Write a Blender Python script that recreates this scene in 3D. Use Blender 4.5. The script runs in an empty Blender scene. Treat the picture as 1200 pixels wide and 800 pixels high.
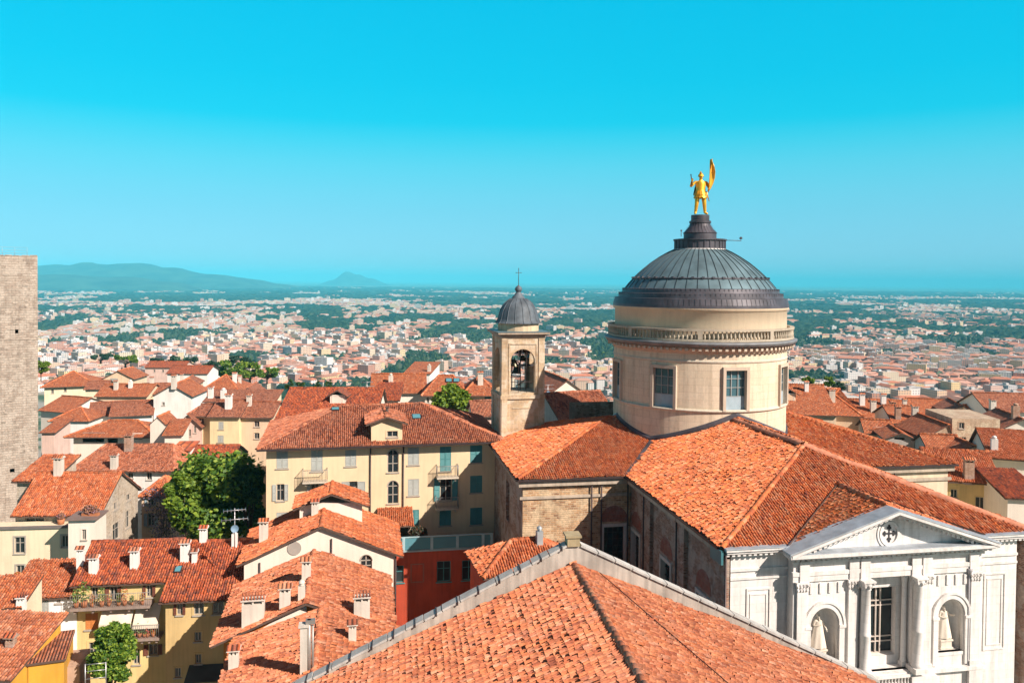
import bpy, math, random
from mathutils import Vector, Matrix, noise
random.seed(7)
C = bpy.context.scene.collection
R = math.radians
# ------------------------------------------------------------------ camera
FPX, CX, CY = 940.0, 600.0, 348.5          # focal length in pixels of the 1200 x 800 photograph
CAM = Matrix.Rotation(math.pi/2 - R(1.2), 3, 'X') @ Matrix.Rotation(R(0.5), 3, 'Z')
cd = bpy.data.cameras.new('camera'); cam = bpy.data.objects.new('camera', cd); C.objects.link(cam)
cam.matrix_world = CAM.to_4x4()
cd.sensor_width = 36; cd.lens = 36*FPX/1200; cd.shift_y = (CY-400)/1200; cd.clip_start = 1; cd.clip_end = 150000
sc = bpy.context.scene; sc.camera = cam
# ------------------------------------------------------------------ sky, sun, exposure
SUN = Vector((.785*math.cos(R(35.5)), -.62*math.cos(R(35.5)), math.sin(R(35.5)))).normalized()
world = bpy.data.worlds.new('World'); sc.world = world; world.use_nodes = True
wn = world.node_tree.nodes; wl = world.node_tree.links
bg = wn['Background']
sky = wn.new('ShaderNodeTexSky'); sky.sky_type = 'NISHITA'; sky.sun_disc = False
sky.sun_elevation = R(35.5); sky.sun_rotation = math.atan2(SUN.x, SUN.y)
sky.air_density = 1.0; sky.dust_density = 0.6; sky.ozone_density = 1.6; sky.altitude = 300
tc = wn.new('ShaderNodeTexCoord'); sx = wn.new('ShaderNodeSeparateXYZ')
wl.new(tc.outputs['Generated'], sx.inputs[0])
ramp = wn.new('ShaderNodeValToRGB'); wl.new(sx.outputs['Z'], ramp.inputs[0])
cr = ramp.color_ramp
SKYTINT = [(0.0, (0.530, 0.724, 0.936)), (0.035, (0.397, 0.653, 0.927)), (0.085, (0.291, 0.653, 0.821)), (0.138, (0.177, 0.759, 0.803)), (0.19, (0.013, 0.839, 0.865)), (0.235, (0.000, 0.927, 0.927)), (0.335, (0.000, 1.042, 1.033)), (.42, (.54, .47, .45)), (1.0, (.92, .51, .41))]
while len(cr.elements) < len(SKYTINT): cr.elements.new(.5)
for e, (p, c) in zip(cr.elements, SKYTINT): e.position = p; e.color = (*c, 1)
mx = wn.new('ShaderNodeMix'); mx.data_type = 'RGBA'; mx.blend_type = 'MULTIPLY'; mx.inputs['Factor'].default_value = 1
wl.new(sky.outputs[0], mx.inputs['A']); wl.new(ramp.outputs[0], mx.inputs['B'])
ramp2 = wn.new('ShaderNodeValToRGB'); wl.new(sx.outputs['Z'], ramp2.inputs[0])        # the even cyan of the clear sky low over the plain
SKYLOW = [(0.0, (132,205,234)), (0.035, (139,212,238)), (0.107, (116,216,241)), (0.138, (98,217,243)), (0.169, (64,215,243)), (0.19, (15,211,243)), (0.24, (0,205,242)), (0.335, (0,199,241)), (.5, (0,170,225))]
while len(ramp2.color_ramp.elements) < len(SKYLOW): ramp2.color_ramp.elements.new(.5)
lin = lambda v: ((v/255+.055)/1.055)**2.4 if v > 10 else v/255/12.92
for e, (p, c) in zip(ramp2.color_ramp.elements, SKYLOW): e.position = p; e.color = (*[lin(v) for v in c], 1)
mul = wn.new('ShaderNodeVectorMath'); mul.operation = 'SCALE'; mul.inputs['Scale'].default_value = 1/(2**.66*.12); wl.new(ramp2.outputs[0], mul.inputs[0])
low = wn.new('ShaderNodeMapRange'); low.inputs[1].default_value = .36; low.inputs[2].default_value = .5; low.inputs[3].default_value = .75; low.inputs[4].default_value = 0; wl.new(sx.outputs['Z'], low.inputs[0])
mxl = wn.new('ShaderNodeMix'); mxl.data_type = 'RGBA'; wl.new(low.outputs[0], mxl.inputs['Factor']); wl.new(mx.outputs['Result'], mxl.inputs['A']); wl.new(mul.outputs[0], mxl.inputs['B'])
back = wn.new('ShaderNodeMapRange'); wl.new(sx.outputs['Y'], back.inputs[0])          # sky behind the camera dimmed and warmed to weaken the fill light
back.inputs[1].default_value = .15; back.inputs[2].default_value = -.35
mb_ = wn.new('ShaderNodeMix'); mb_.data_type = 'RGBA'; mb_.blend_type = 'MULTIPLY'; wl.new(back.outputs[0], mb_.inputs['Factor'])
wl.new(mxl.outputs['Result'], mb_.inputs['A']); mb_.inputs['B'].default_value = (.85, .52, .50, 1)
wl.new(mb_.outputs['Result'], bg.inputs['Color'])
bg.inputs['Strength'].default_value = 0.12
sl = bpy.data.lights.new('sun', 'SUN'); sl.energy = 5.0; sl.angle = R(.5); sl.color = (1, .87, .76)
so = bpy.data.objects.new('sun', sl); C.objects.link(so); so.location = (60, -60, 80)
so.rotation_euler = SUN.to_track_quat('Z', 'Y').to_euler()
vs = sc.view_settings; vs.view_transform = 'Standard'; vs.look = 'None'; vs.gamma = 1; vs.use_curve_mapping = False
vs.exposure = 0.66
cy = sc.cycles; cy.use_adaptive_sampling = True; cy.adaptive_threshold = 0.02; cy.use_denoising = True
cy.max_bounces = 6; cy.diffuse_bounces = 3; cy.glossy_bounces = 2; cy.transmission_bounces = 3; cy.volume_bounces = 2; cy.transparent_max_bounces = 6
# ------------------------------------------------------------------ pixel -> world helpers (1200 x 800 photograph)
def ray(px, py): return CAM @ Vector(((px-CX)/FPX, -(py-CY)/FPX, -1))
def at(px, py, Y):
    r = ray(px, py); return r*(Y/r.y)
# ------------------------------------------------------------------ materials
MATS = {}
def new_mat(name):
    m = bpy.data.materials.new(name); m.use_nodes = True
    return m, m.node_tree.nodes, m.node_tree.links, m.node_tree.nodes['Principled BSDF']
def nd(n, t, **k):
    x = n.new(t)
    for a, v in k.items(): setattr(x, a, v)
    return x
def mathn(n, l, op, a, b=None, c=None):
    x = n.new('ShaderNodeMath'); x.operation = op
    for i, s in enumerate((a, b, c)):
        if s is None: continue
        if isinstance(s, (int, float)): x.inputs[i].default_value = s
        else: l.new(s, x.inputs[i])
    return x.outputs[0]
def set_ramp(r, stops, interp='LINEAR'):
    cr = r.color_ramp; cr.interpolation = interp
    while len(cr.elements) < len(stops): cr.elements.new(.5)
    for e, (p, c) in zip(cr.elements, stops): e.position = p; e.color = (*c, 1)
def mixc(n, l, fac, a, b, mode='MIX'):
    x = n.new('ShaderNodeMix'); x.data_type = 'RGBA'; x.blend_type = mode
    for k, s in (('Factor', fac), ('A', a), ('B', b)):
        if isinstance(s, (int, float)): x.inputs[k].default_value = s
        elif isinstance(s, tuple): x.inputs[k].default_value = (*s, 1)
        else: l.new(s, x.inputs[k])
    return x.outputs['Result']
def plain(name, col, rough=.7, metal=0, var=.12, scale=1.2, bump=0, bscale=20):
    if name in MATS: return MATS[name]
    m, n, l, p = new_mat(name); MATS[name] = m
    t = nd(n, 'ShaderNodeTexCoord'); nz = nd(n, 'ShaderNodeTexNoise'); nz.inputs['Scale'].default_value = scale; nz.inputs['Detail'].default_value = 5
    l.new(t.outputs['Object'], nz.inputs['Vector'])
    r = nd(n, 'ShaderNodeValToRGB'); set_ramp(r, [(.3, tuple(c*(1-var*1.6) for c in col)), (.7, tuple(min(1, c*(1+var)) for c in col))])
    l.new(nz.outputs[0], r.inputs[0]); l.new(r.outputs[0], p.inputs['Base Color'])
    p.inputs['Roughness'].default_value = rough; p.inputs['Metallic'].default_value = metal
    if bump:
        nb = nd(n, 'ShaderNodeTexNoise'); nb.inputs['Scale'].default_value = bscale; nb.inputs['Detail'].default_value = 4
        l.new(t.outputs['Object'], nb.inputs['Vector'])
        b = nd(n, 'ShaderNodeBump'); b.inputs['Strength'].default_value = bump; b.inputs['Distance'].default_value = .05
        l.new(nb.outputs[0], b.inputs['Height']); l.new(b.outputs[0], p.inputs['Normal'])
    return m
def plaster(name, col, stain=.35):
    """painted render: blotches, vertical streaks and a few worn patches of its own"""
    if name in MATS: return MATS[name]
    m, n, l, p = new_mat(name); MATS[name] = m
    t = nd(n, 'ShaderNodeTexCoord')
    n1 = nd(n, 'ShaderNodeTexNoise'); n1.inputs['Scale'].default_value = .55; n1.inputs['Detail'].default_value = 6; l.new(t.outputs['Object'], n1.inputs['Vector'])
    mp = nd(n, 'ShaderNodeMapping'); mp.inputs['Scale'].default_value = (2.2, 2.2, .18); l.new(t.outputs['Object'], mp.inputs['Vector'])
    n2 = nd(n, 'ShaderNodeTexNoise'); n2.inputs['Scale'].default_value = 1.6; n2.inputs['Detail'].default_value = 5; l.new(mp.outputs[0], n2.inputs['Vector'])
    r = nd(n, 'ShaderNodeValToRGB'); set_ramp(r, [(.34, tuple(c*(1-stain*.45) for c in col)), (.58, col)]); l.new(n1.outputs[0], r.inputs[0])
    r2 = nd(n, 'ShaderNodeValToRGB'); set_ramp(r2, [(.36, (1-stain*.5,)*3), (.56, (1, 1, 1))]); l.new(n2.outputs[0], r2.inputs[0])
    l.new(mixc(n, l, .8, r.outputs[0], r2.outputs[0], 'MULTIPLY'), p.inputs['Base Color'])
    p.inputs['Roughness'].default_value = .92
    nb = nd(n, 'ShaderNodeTexNoise'); nb.inputs['Scale'].default_value = 9; nb.inputs['Detail'].default_value = 6; l.new(t.outputs['Object'], nb.inputs['Vector'])
    b = nd(n, 'ShaderNodeBump'); b.inputs['Strength'].default_value = .35; b.inputs['Distance'].default_value = .03
    l.new(nb.outputs[0], b.inputs['Height']); l.new(b.outputs[0], p.inputs['Normal'])
    return m
def tile(name, cols, patch=.5, hue=(.30, .17, .09)):
    """clay barrel tiles; UV in tile units, one random colour per tile, lichen/weather patches of their own"""
    if name in MATS: return MATS[name]
    m, n, l, p = new_mat(name); MATS[name] = m
    uv = nd(n, 'ShaderNodeUVMap'); s = nd(n, 'ShaderNodeSeparateXYZ'); l.new(uv.outputs[0], s.inputs[0])
    cu = mathn(n, l, 'FLOOR', s.outputs[0]); cv = mathn(n, l, 'FLOOR', s.outputs[1])
    cb = nd(n, 'ShaderNodeCombineXYZ'); l.new(cu, cb.inputs[0]); l.new(cv, cb.inputs[1])
    oi = nd(n, 'ShaderNodeObjectInfo'); l.new(oi.outputs['Random'], cb.inputs[2])
    w = nd(n, 'ShaderNodeTexWhiteNoise', noise_dimensions='3D'); l.new(cb.outputs[0], w.inputs['Vector'])
    r = nd(n, 'ShaderNodeValToRGB'); k = len(cols)
    set_ramp(r, [((i+.0)/k, c) for i, c in enumerate(cols)], 'LINEAR'); l.new(w.outputs['Value'], r.inputs[0])
    t = nd(n, 'ShaderNodeTexCoord')
    n1 = nd(n, 'ShaderNodeTexNoise'); n1.inputs['Scale'].default_value = .35; n1.inputs['Detail'].default_value = 6; n1.inputs['Roughness'].default_value = .65
    l.new(t.outputs['Object'], n1.inputs['Vector'])
    f = nd(n, 'ShaderNodeMapRange'); f.inputs[1].default_value = .47; f.inputs[2].default_value = .72; f.inputs[4].default_value = patch; l.new(n1.outputs[0], f.inputs[0])
    c2 = mixc(n, l, f.outputs[0], r.outputs[0], hue)
    n3 = nd(n, 'ShaderNodeTexNoise'); n3.inputs['Scale'].default_value = 14; n3.inputs['Detail'].default_value = 4; l.new(t.outputs['Object'], n3.inputs['Vector'])
    r3 = nd(n, 'ShaderNodeValToRGB'); set_ramp(r3, [(.3, (.6, .56, .54)), (.58, (1.04, 1.0, 1.0))]); l.new(n3.outputs[0], r3.inputs[0])
    n5 = nd(n, 'ShaderNodeTexNoise'); n5.inputs['Scale'].default_value = 1.5; n5.inputs['Detail'].default_value = 5; n5.inputs['Roughness'].default_value = .7; l.new(t.outputs['Object'], n5.inputs['Vector'])
    r5 = nd(n, 'ShaderNodeValToRGB'); set_ramp(r5, [(.34, (.62, .60, .62)), (.5, (1, 1, 1)), (.66, (1.12, 1.16, 1.22))]); l.new(n5.outputs[0], r5.inputs[0])
    c2 = mixc(n, l, .8, c2, r5.outputs[0], 'MULTIPLY')
    l.new(mixc(n, l, .75, c2, r3.outputs[0], 'MULTIPLY'), p.inputs['Base Color'])
    p.inputs['Roughness'].default_value = .85
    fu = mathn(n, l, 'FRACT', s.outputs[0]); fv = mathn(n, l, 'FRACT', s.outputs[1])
    dk = mathn(n, l, 'GREATER_THAN', mathn(n, l, 'ABSOLUTE', mathn(n, l, 'SUBTRACT', fu, .5)), .36)  # shade in the troughs between tiles, painted into the colour
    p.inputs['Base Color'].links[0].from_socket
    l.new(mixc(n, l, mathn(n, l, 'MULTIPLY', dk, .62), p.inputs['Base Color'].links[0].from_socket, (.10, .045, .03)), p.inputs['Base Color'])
    h1 = mathn(n, l, 'SINE', mathn(n, l, 'MULTIPLY', fu, math.pi))
    h = mathn(n, l, 'SUBTRACT', h1, mathn(n, l, 'MULTIPLY', fv, .45))
    b = nd(n, 'ShaderNodeBump'); b.inputs['Strength'].default_value = 1; b.inputs['Distance'].default_value = .09
    l.new(h, b.inputs['Height']); l.new(b.outputs[0], p.inputs['Normal'])
    return m
def masonry(name, cols, mortar, bw, bh, msize=.02, bump=.6, off=.5, dirt=(.5, .5, .5), dirtamt=.5, distort=.04, plasterpatch=None, grime=.8, streak=.5):
    """coursed stone or brick; UV in metres"""
    if name in MATS: return MATS[name]
    m, n, l, p = new_mat(name); MATS[name] = m
    uv = nd(n, 'ShaderNodeUVMap'); t = nd(n, 'ShaderNodeTexCoord')
    nz = nd(n, 'ShaderNodeTexNoise'); nz.inputs['Scale'].default_value = 1.5; nz.inputs['Detail'].default_value = 3; l.new(uv.outputs[0], nz.inputs['Vector'])
    va = nd(n, 'ShaderNodeVectorMath', operation='MULTIPLY_ADD'); l.new(nz.outputs['Color'], va.inputs[0]); va.inputs[1].default_value = (distort*2,)*3; l.new(uv.outputs[0], va.inputs[2])
    bk = nd(n, 'ShaderNodeTexBrick'); l.new(va.outputs[0], bk.inputs['Vector']); bk.offset = off
    bk.inputs['Scale'].default_value = 1; bk.inputs['Brick Width'].default_value = bw; bk.inputs['Row Height'].default_value = bh
    bk.inputs['Mortar Size'].default_value = msize; bk.inputs['Mortar Smooth'].default_value = .3
    bk.inputs['Color1'].default_value = (0, 0, 0, 1); bk.inputs['Color2'].default_value = (1, 1, 1, 1); bk.inputs['Mortar'].default_value = (.5, .5, .5, 1)
    r = nd(n, 'ShaderNodeValToRGB'); k = len(cols); set_ramp(r, [(i/max(1, k-1), c) for i, c in enumerate(cols)]); l.new(bk.outputs['Color'], r.inputs[0])
    c = mixc(n, l, bk.outputs['Fac'], r.outputs[0], mortar)
    n1 = nd(n, 'ShaderNodeTexNoise'); n1.inputs['Scale'].default_value = .4; n1.inputs['Detail'].default_value = 7; n1.inputs['Roughness'].default_value = .7; l.new(t.outputs['Object'], n1.inputs['Vector'])
    f = nd(n, 'ShaderNodeMapRange'); f.inputs[1].default_value = .45; f.inputs[2].default_value = .7; f.inputs[4].default_value = dirtamt; l.new(n1.outputs[0], f.inputs[0])
    c = mixc(n, l, f.outputs[0], c, dirt)
    if plasterpatch:
        n4 = nd(n, 'ShaderNodeTexNoise'); n4.inputs['Scale'].default_value = .7; n4.inputs['Detail'].default_value = 5; l.new(va.outputs[0], n4.inputs['Vector'])
        f4 = nd(n, 'ShaderNodeMapRange'); f4.inputs[1].default_value = .5; f4.inputs[2].default_value = .56; l.new(n4.outputs[0], f4.inputs[0])
        c = mixc(n, l, mathn(n, l, 'MULTIPLY', f4.outputs[0], .8), c, plasterpatch)
    mp = nd(n, 'ShaderNodeMapping'); mp.inputs['Scale'].default_value = (1.7, 1.7, .13); l.new(t.outputs['Object'], mp.inputs['Vector'])   # rain runs
    n6 = nd(n, 'ShaderNodeTexNoise'); n6.inputs['Scale'].default_value = 1.3; n6.inputs['Detail'].default_value = 6; n6.inputs['Roughness'].default_value = .65; l.new(mp.outputs[0], n6.inputs['Vector'])
    r6 = nd(n, 'ShaderNodeValToRGB'); set_ramp(r6, [(.36, (.58, .56, .54)), (.54, (1, 1, 1))]); l.new(n6.outputs[0], r6.inputs[0])
    c = mixc(n, l, streak, c, r6.outputs[0], 'MULTIPLY')
    n3 = nd(n, 'ShaderNodeTexNoise'); n3.inputs['Scale'].default_value = 5; n3.inputs['Detail'].default_value = 6; l.new(t.outputs['Object'], n3.inputs['Vector'])
    r3 = nd(n, 'ShaderNodeValToRGB'); set_ramp(r3, [(.3, (.68,)*3), (.62, (1.05,)*3)]); l.new(n3.outputs[0], r3.inputs[0])
    l.new(mixc(n, l, grime, c, r3.outputs[0], 'MULTIPLY'), p.inputs['Base Color']); p.inputs['Roughness'].default_value = .93
    hh = mathn(n, l, 'SUBTRACT', mathn(n, l, 'MULTIPLY', n3.outputs[0], .7), bk.outputs['Fac'])
    b = nd(n, 'ShaderNodeBump'); b.inputs['Strength'].default_value = bump; b.inputs['Distance'].default_value = .04
    l.new(hh, b.inputs['Height']); l.new(b.outputs[0], p.inputs['Normal'])
    return m
def leafmat(name, c1, c2, c3):
    if name in MATS: return MATS[name]
    m, n, l, p = new_mat(name); MATS[name] = m
    g = nd(n, 'ShaderNodeNewGeometry'); r = nd(n, 'ShaderNodeValToRGB'); set_ramp(r, [(0, c1), (.55, c2), (1, c3)])
    l.new(g.outputs['Random Per Island'], r.inputs[0]); l.new(r.outputs[0], p.inputs['Base Color'])
    p.inputs['Roughness'].default_value = .6
    tr = nd(n, 'ShaderNodeBsdfTranslucent'); l.new(r.outputs[0], tr.inputs['Color'])
    ms = nd(n, 'ShaderNodeMixShader'); ms.inputs[0].default_value = .3
    l.new(p.outputs[0], ms.inputs[1]); l.new(tr.outputs[0], ms.inputs[2]); l.new(ms.outputs[0], n['Material Output'].inputs['Surface'])
    return m
def island(name, stops, rough=.9, windows=False):
    """far-off houses: one random colour per house"""
    if name in MATS: return MATS[name]
    m, n, l, p = new_mat(name); MATS[name] = m
    g = nd(n, 'ShaderNodeNewGeometry'); r = nd(n, 'ShaderNodeValToRGB'); set_ramp(r, stops, 'CONSTANT'); l.new(g.outputs['Random Per Island'], r.inputs[0])
    c = r.outputs[0]
    if windows: c = window_grid(n, l, c)
    l.new(c, p.inputs['Base Color']); p.inputs['Roughness'].default_value = rough
    return m
def window_grid(n, l, c):
    uv = nd(n, 'ShaderNodeUVMap'); s = nd(n, 'ShaderNodeSeparateXYZ'); l.new(uv.outputs[0], s.inputs[0])
    fu = mathn(n, l, 'FRACT', mathn(n, l, 'DIVIDE', s.outputs[0], 3.4)); fv = mathn(n, l, 'FRACT', mathn(n, l, 'DIVIDE', s.outputs[1], 3.2))
    a = mathn(n, l, 'COMPARE', fu, .5, .2); b = mathn(n, l, 'COMPARE', fv, .5, .24)
    return mixc(n, l, mathn(n, l, 'MULTIPLY', a, b), c, (.10, .11, .13))
def citywall(name, col):
    if name in MATS: return MATS[name]
    m, n, l, p = new_mat(name); MATS[name] = m
    rgb = nd(n, 'ShaderNodeRGB'); rgb.outputs[0].default_value = (*col, 1)
    l.new(window_grid(n, l, rgb.outputs[0]), p.inputs['Base Color']); p.inputs['Roughness'].default_value = .9
    return m
def glass(name, col=(.02, .03, .035), rough=.08):
    if name in MATS: return MATS[name]
    m, n, l, p = new_mat(name); MATS[name] = m
    p.inputs['Base Color'].default_value = (*col, 1); p.inputs['Roughness'].default_value = rough
    p.inputs['Specular IOR Level'].default_value = .6
    return m
# clay tile families
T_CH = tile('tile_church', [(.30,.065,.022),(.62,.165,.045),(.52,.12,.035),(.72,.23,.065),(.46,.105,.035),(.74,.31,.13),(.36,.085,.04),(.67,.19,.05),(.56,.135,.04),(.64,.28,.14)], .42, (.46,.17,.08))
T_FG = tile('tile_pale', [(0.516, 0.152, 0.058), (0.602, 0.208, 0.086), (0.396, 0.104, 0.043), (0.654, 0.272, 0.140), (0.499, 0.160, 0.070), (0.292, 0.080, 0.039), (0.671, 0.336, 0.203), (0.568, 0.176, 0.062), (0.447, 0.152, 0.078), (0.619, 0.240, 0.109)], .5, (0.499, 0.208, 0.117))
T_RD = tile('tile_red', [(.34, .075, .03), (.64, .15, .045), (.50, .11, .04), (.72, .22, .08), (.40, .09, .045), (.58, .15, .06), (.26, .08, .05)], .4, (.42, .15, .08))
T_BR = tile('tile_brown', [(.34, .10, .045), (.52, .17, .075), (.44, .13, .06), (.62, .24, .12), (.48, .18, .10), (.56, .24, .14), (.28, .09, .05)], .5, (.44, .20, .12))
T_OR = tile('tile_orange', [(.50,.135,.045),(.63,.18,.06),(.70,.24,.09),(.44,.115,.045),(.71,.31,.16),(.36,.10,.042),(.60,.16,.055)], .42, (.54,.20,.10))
FASCIA = plain('eave_wood', (.10, .06, .045), .8)
WHITE = masonry('white_marble', [(.70,.675,.65),(.76,.735,.71),(.73,.70,.675)], (.60,.575,.55), 1.15, .52, .010, .12, .5, (.58,.555,.53), .3, .0, None, .22)
M_METAL = plain('lead_sheet', (.125, .20, .23), .5, .2, .22, .7)
M_METALD = plain('dark_copper', (.09, .085, .10), .5, .3, .25, .8)
M_GOLD = plain('gilding', (.92, .47, .04), .42, .55, .1, 2)
M_GUT = plain('gutter_copper', (.07, .05, .05), .5, .5)
G_DARK = glass('window_glass')
G_TEAL = glass('drum_glass', (.05, .13, .16), .05)
FRAME = plain('window_frame', (.40, .36, .31), .6)
STONE = plaster('pale_stone', (.62, .55, .44), .3)
# ------------------------------------------------------------------ mesh builder
class MB:
    def __init__(s): s.v=[]; s.f=[]; s.uv=[]; s.mi=[]; s.sm=[]; s.M=None
    def face(s, pts, uv=None, m=0, smooth=False):
        pts = [Vector(p) for p in pts]
        if uv is None:
            n = (pts[1]-pts[0]).cross(pts[2]-pts[0])
            if n.length > 1e-9: n.normalize()
            if abs(n.z) > .8: uv = [(p.x, p.y) for p in pts]
            else:
                h = Vector((-n.y, n.x, 0)); h = h.normalized() if h.length > 1e-6 else Vector((1, 0, 0))
                uv = [(p.dot(h), p.z) for p in pts]
        if s.M is not None: pts = [s.M @ p for p in pts]
        k = len(s.v); s.v += [tuple(p) for p in pts]; s.f.append(tuple(range(k, k+len(pts)))); s.uv += uv; s.mi.append(m); s.sm.append(smooth)
    def box(s, x0, x1, y0, y1, z0, z1, m=0):
        a=(x0,y0,z0); b=(x1,y0,z0); c=(x1,y1,z0); d=(x0,y1,z0); e=(x0,y0,z1); f=(x1,y0,z1); g=(x1,y1,z1); h=(x0,y1,z1)
        for q in ((a,b,f,e),(b,c,g,f),(c,d,h,g),(d,a,e,h),(e,f,g,h),(d,c,b,a)): s.face(q, m=m)
    def prism(s, poly, ext, m=0):
        """poly: planar 3D points, ext: extrusion vector"""
        p=[Vector(q) for q in poly]; e=Vector(ext); q=[x+e for x in p]; k=len(p)
        s.face(p, m=m); s.face(q[::-1], m=m)
        for i in range(k): s.face((p[i], p[(i+1)%k], q[(i+1)%k], q[i]), m=m)
    def tube(s, p, q, r, r2=None, n=8, m=0, caps=True, smooth=True):
        p=Vector(p); q=Vector(q); r2 = r if r2 is None else r2; d=(q-p).normalized()
        a = d.orthogonal().normalized(); b = d.cross(a)
        A=[p+(a*math.cos(t)+b*math.sin(t))*r for t in (2*math.pi*i/n for i in range(n))]; B=[q+(a*math.cos(t)+b*math.sin(t))*r2 for t in (2*math.pi*i/n for i in range(n))]
        for i in range(n): s.face((A[i],A[(i+1)%n],B[(i+1)%n],B[i]), m=m, smooth=smooth)
        if caps: s.face(A[::-1], m=m); s.face(B, m=m)
    def lathe(s, prof, n=48, c=(0,0,0), a0=0, a1=2*math.pi, m=0, smooth=True, ru=None):
        c=Vector(c); full = abs(a1-a0-2*math.pi) < 1e-4
        for j in range(len(prof)-1):
            (r0,z0),(r1,z1)=prof[j],prof[j+1]
            for i in range(n):
                t0=a0+(a1-a0)*i/n; t1=a0+(a1-a0)*(i+1)/n
                P=lambda r,z,t: c+Vector((r*math.sin(t), -r*math.cos(t), z))
                R_=ru or max(r0,r1)
                pts=[P(r0,z0,t0),P(r0,z0,t1),P(r1,z1,t1),P(r1,z1,t0)]; uv=[(t0*R_,z0),(t1*R_,z0),(t1*R_,z1),(t0*R_,z1)]
                if r0<1e-5: pts=pts[1:]; uv=uv[1:]
                elif r1<1e-5: pts=pts[:3]; uv=uv[:3]
                s.face(pts, uv, m, smooth)
    def blob(s, c, r, sub=1, jit=.15, m=0):
        c=Vector(c); rx,ry,rz = r if hasattr(r,'__len__') else (r,r,r)
        for tri in ICO[sub]:
            pts=[]
            for q in tri:
                k = 1+jit*(noise.noise(Vector(q)*1.7+c*3.1)*2); pts.append((c.x+q[0]*rx*k, c.y+q[1]*ry*k, c.z+q[2]*rz*k))
            s.face(pts, m=m)
    def build(s, name, mats, parent=None, loc=None, rot=None):
        me=bpy.data.meshes.new(name); me.from_pydata(s.v, [], s.f)
        ul=me.uv_layers.new(name='UVMap'); ul.data.foreach_set('uv', [c for u in s.uv for c in u])
        me.polygons.foreach_set('material_index', s.mi); me.polygons.foreach_set('use_smooth', s.sm)
        if not isinstance(mats,(list,tuple)): mats=[mats]
        for x in mats: me.materials.append(x)
        if any(s.sm): weld(me)
        me.update(); return link(name, me, parent, loc, rot)
def weld(me):
    import bmesh
    bm=bmesh.new(); bm.from_mesh(me); bmesh.ops.remove_doubles(bm, verts=bm.verts, dist=1e-4); bm.to_mesh(me); bm.free()
def link(name, me, parent=None, loc=None, rot=None):
    o=bpy.data.objects.new(name, me); C.objects.link(o)
    if parent is not None: o.parent=parent
    if loc is not None: o.location=loc
    if rot is not None: o.rotation_euler=(0,0,rot)
    return o
def tag(o, label=None, cat=None, group=None, kind=None):
    for k, v in (('label',label),('category',cat),('group',group),('kind',kind)):
        if v: o[k]=v
    return o
def empty(name, loc, rz, label, cat, group=None):
    o=link(name, None, None, loc, rz); o.empty_display_size=.3; return tag(o, label, cat, group)
def ico(sub):
    import bmesh
    bm=bmesh.new(); bmesh.ops.create_icosphere(bm, subdivisions=sub, radius=1); t=[[tuple(v.co) for v in f.verts] for f in bm.faces]; bm.free(); return t
ICO={1:ico(1), 2:ico(2)}
# ------------------------------------------------------------------ clay tile roofs
TW, TL = .18, .31
def inpoly(u, v, P):
    c=False; j=len(P)-1
    for i in range(len(P)):
        if (P[i][1]>v)!=(P[j][1]>v) and u < (P[j][0]-P[i][0])*(v-P[i][1])/(P[j][1]-P[i][1])+P[i][0]: c=not c
        j=i
    return c
def slope(mb, pts, tiled=False, thick=.14, tw=TW, tl=TL, stag=.5):
    """one roof slope: pts[0]->pts[1] is the eave seen from outside left to right; material 0 tiles, 1 wood"""
    P=[Vector(p) for p in pts]; eu=(P[1]-P[0]).normalized(); n=eu.cross(P[2]-P[0])
    if n.length<1e-6: n=eu.cross(P[-1]-P[0])
    n.normalize()
    if n.z<0: n=-n
    ev=n.cross(eu); o=P[0]
    W=[((p-o).dot(eu), (p-o).dot(ev)) for p in P]
    Q_=[p-n*.07 for p in P] if tiled else P
    mb.face(Q_, [(u/tw, v/tl) for u, v in W], 0)
    low=[p-Vector((0,0,thick)) for p in P]; k=len(P)
    mb.face(low[::-1], m=1)
    for i in range(k): mb.face((low[i], low[(i+1)%k], P[(i+1)%k], P[i]), m=1)
    if not tiled: return
    u0=min(w[0] for w in W); u1=max(w[0] for w in W); v0=min(w[1] for w in W); v1=max(w[1] for w in W)
    ci=int(math.floor(u0/tw)); cj=int(math.ceil(u1/tw)); rj=int(math.ceil(v1/tl)); S=4
    rnd=random.random
    offs={i:(rnd()-.5)*stag for i in range(ci,cj)}
    for j in range(int(math.floor(v0/tl))-1, rj+1):
        for i in range(ci, cj):
            uc=(i+.5)*tw; vc=(j+.5+offs[i])*tl
            if not inpoly(uc, vc, W): continue
            jz=(rnd()-.5)*.04 if rnd()<.93 else .06; ju=(rnd()-.5)*.03; jt=(rnd()-.5)*.03; uvc=(i+.5+.0, j+.5)
            lo=[]; hi=[]; sg=.09*noise.noise((o+eu*uc+ev*vc)*.33)
            va=vc-tl*.56+(rnd()-.5)*.04; vb=vc+tl*.62
            for s_ in range(S+1):
                a=math.pi*s_/S; du=-math.cos(a); h=math.sin(a)
                lo.append(o+eu*(uc+ju+jt+du*tw*.47)+ev*va+n*(.03+jz+sg+h*.085)); hi.append(o+eu*(uc+ju-jt+du*tw*.40)+ev*vb+n*(.012+jz+sg+h*.08))
            for s_ in range(S): mb.face((lo[s_],lo[s_+1],hi[s_+1],hi[s_]), [uvc]*4, 0, True)
            mb.face(lo, [uvc]*(S+1), 0)
    return
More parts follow.
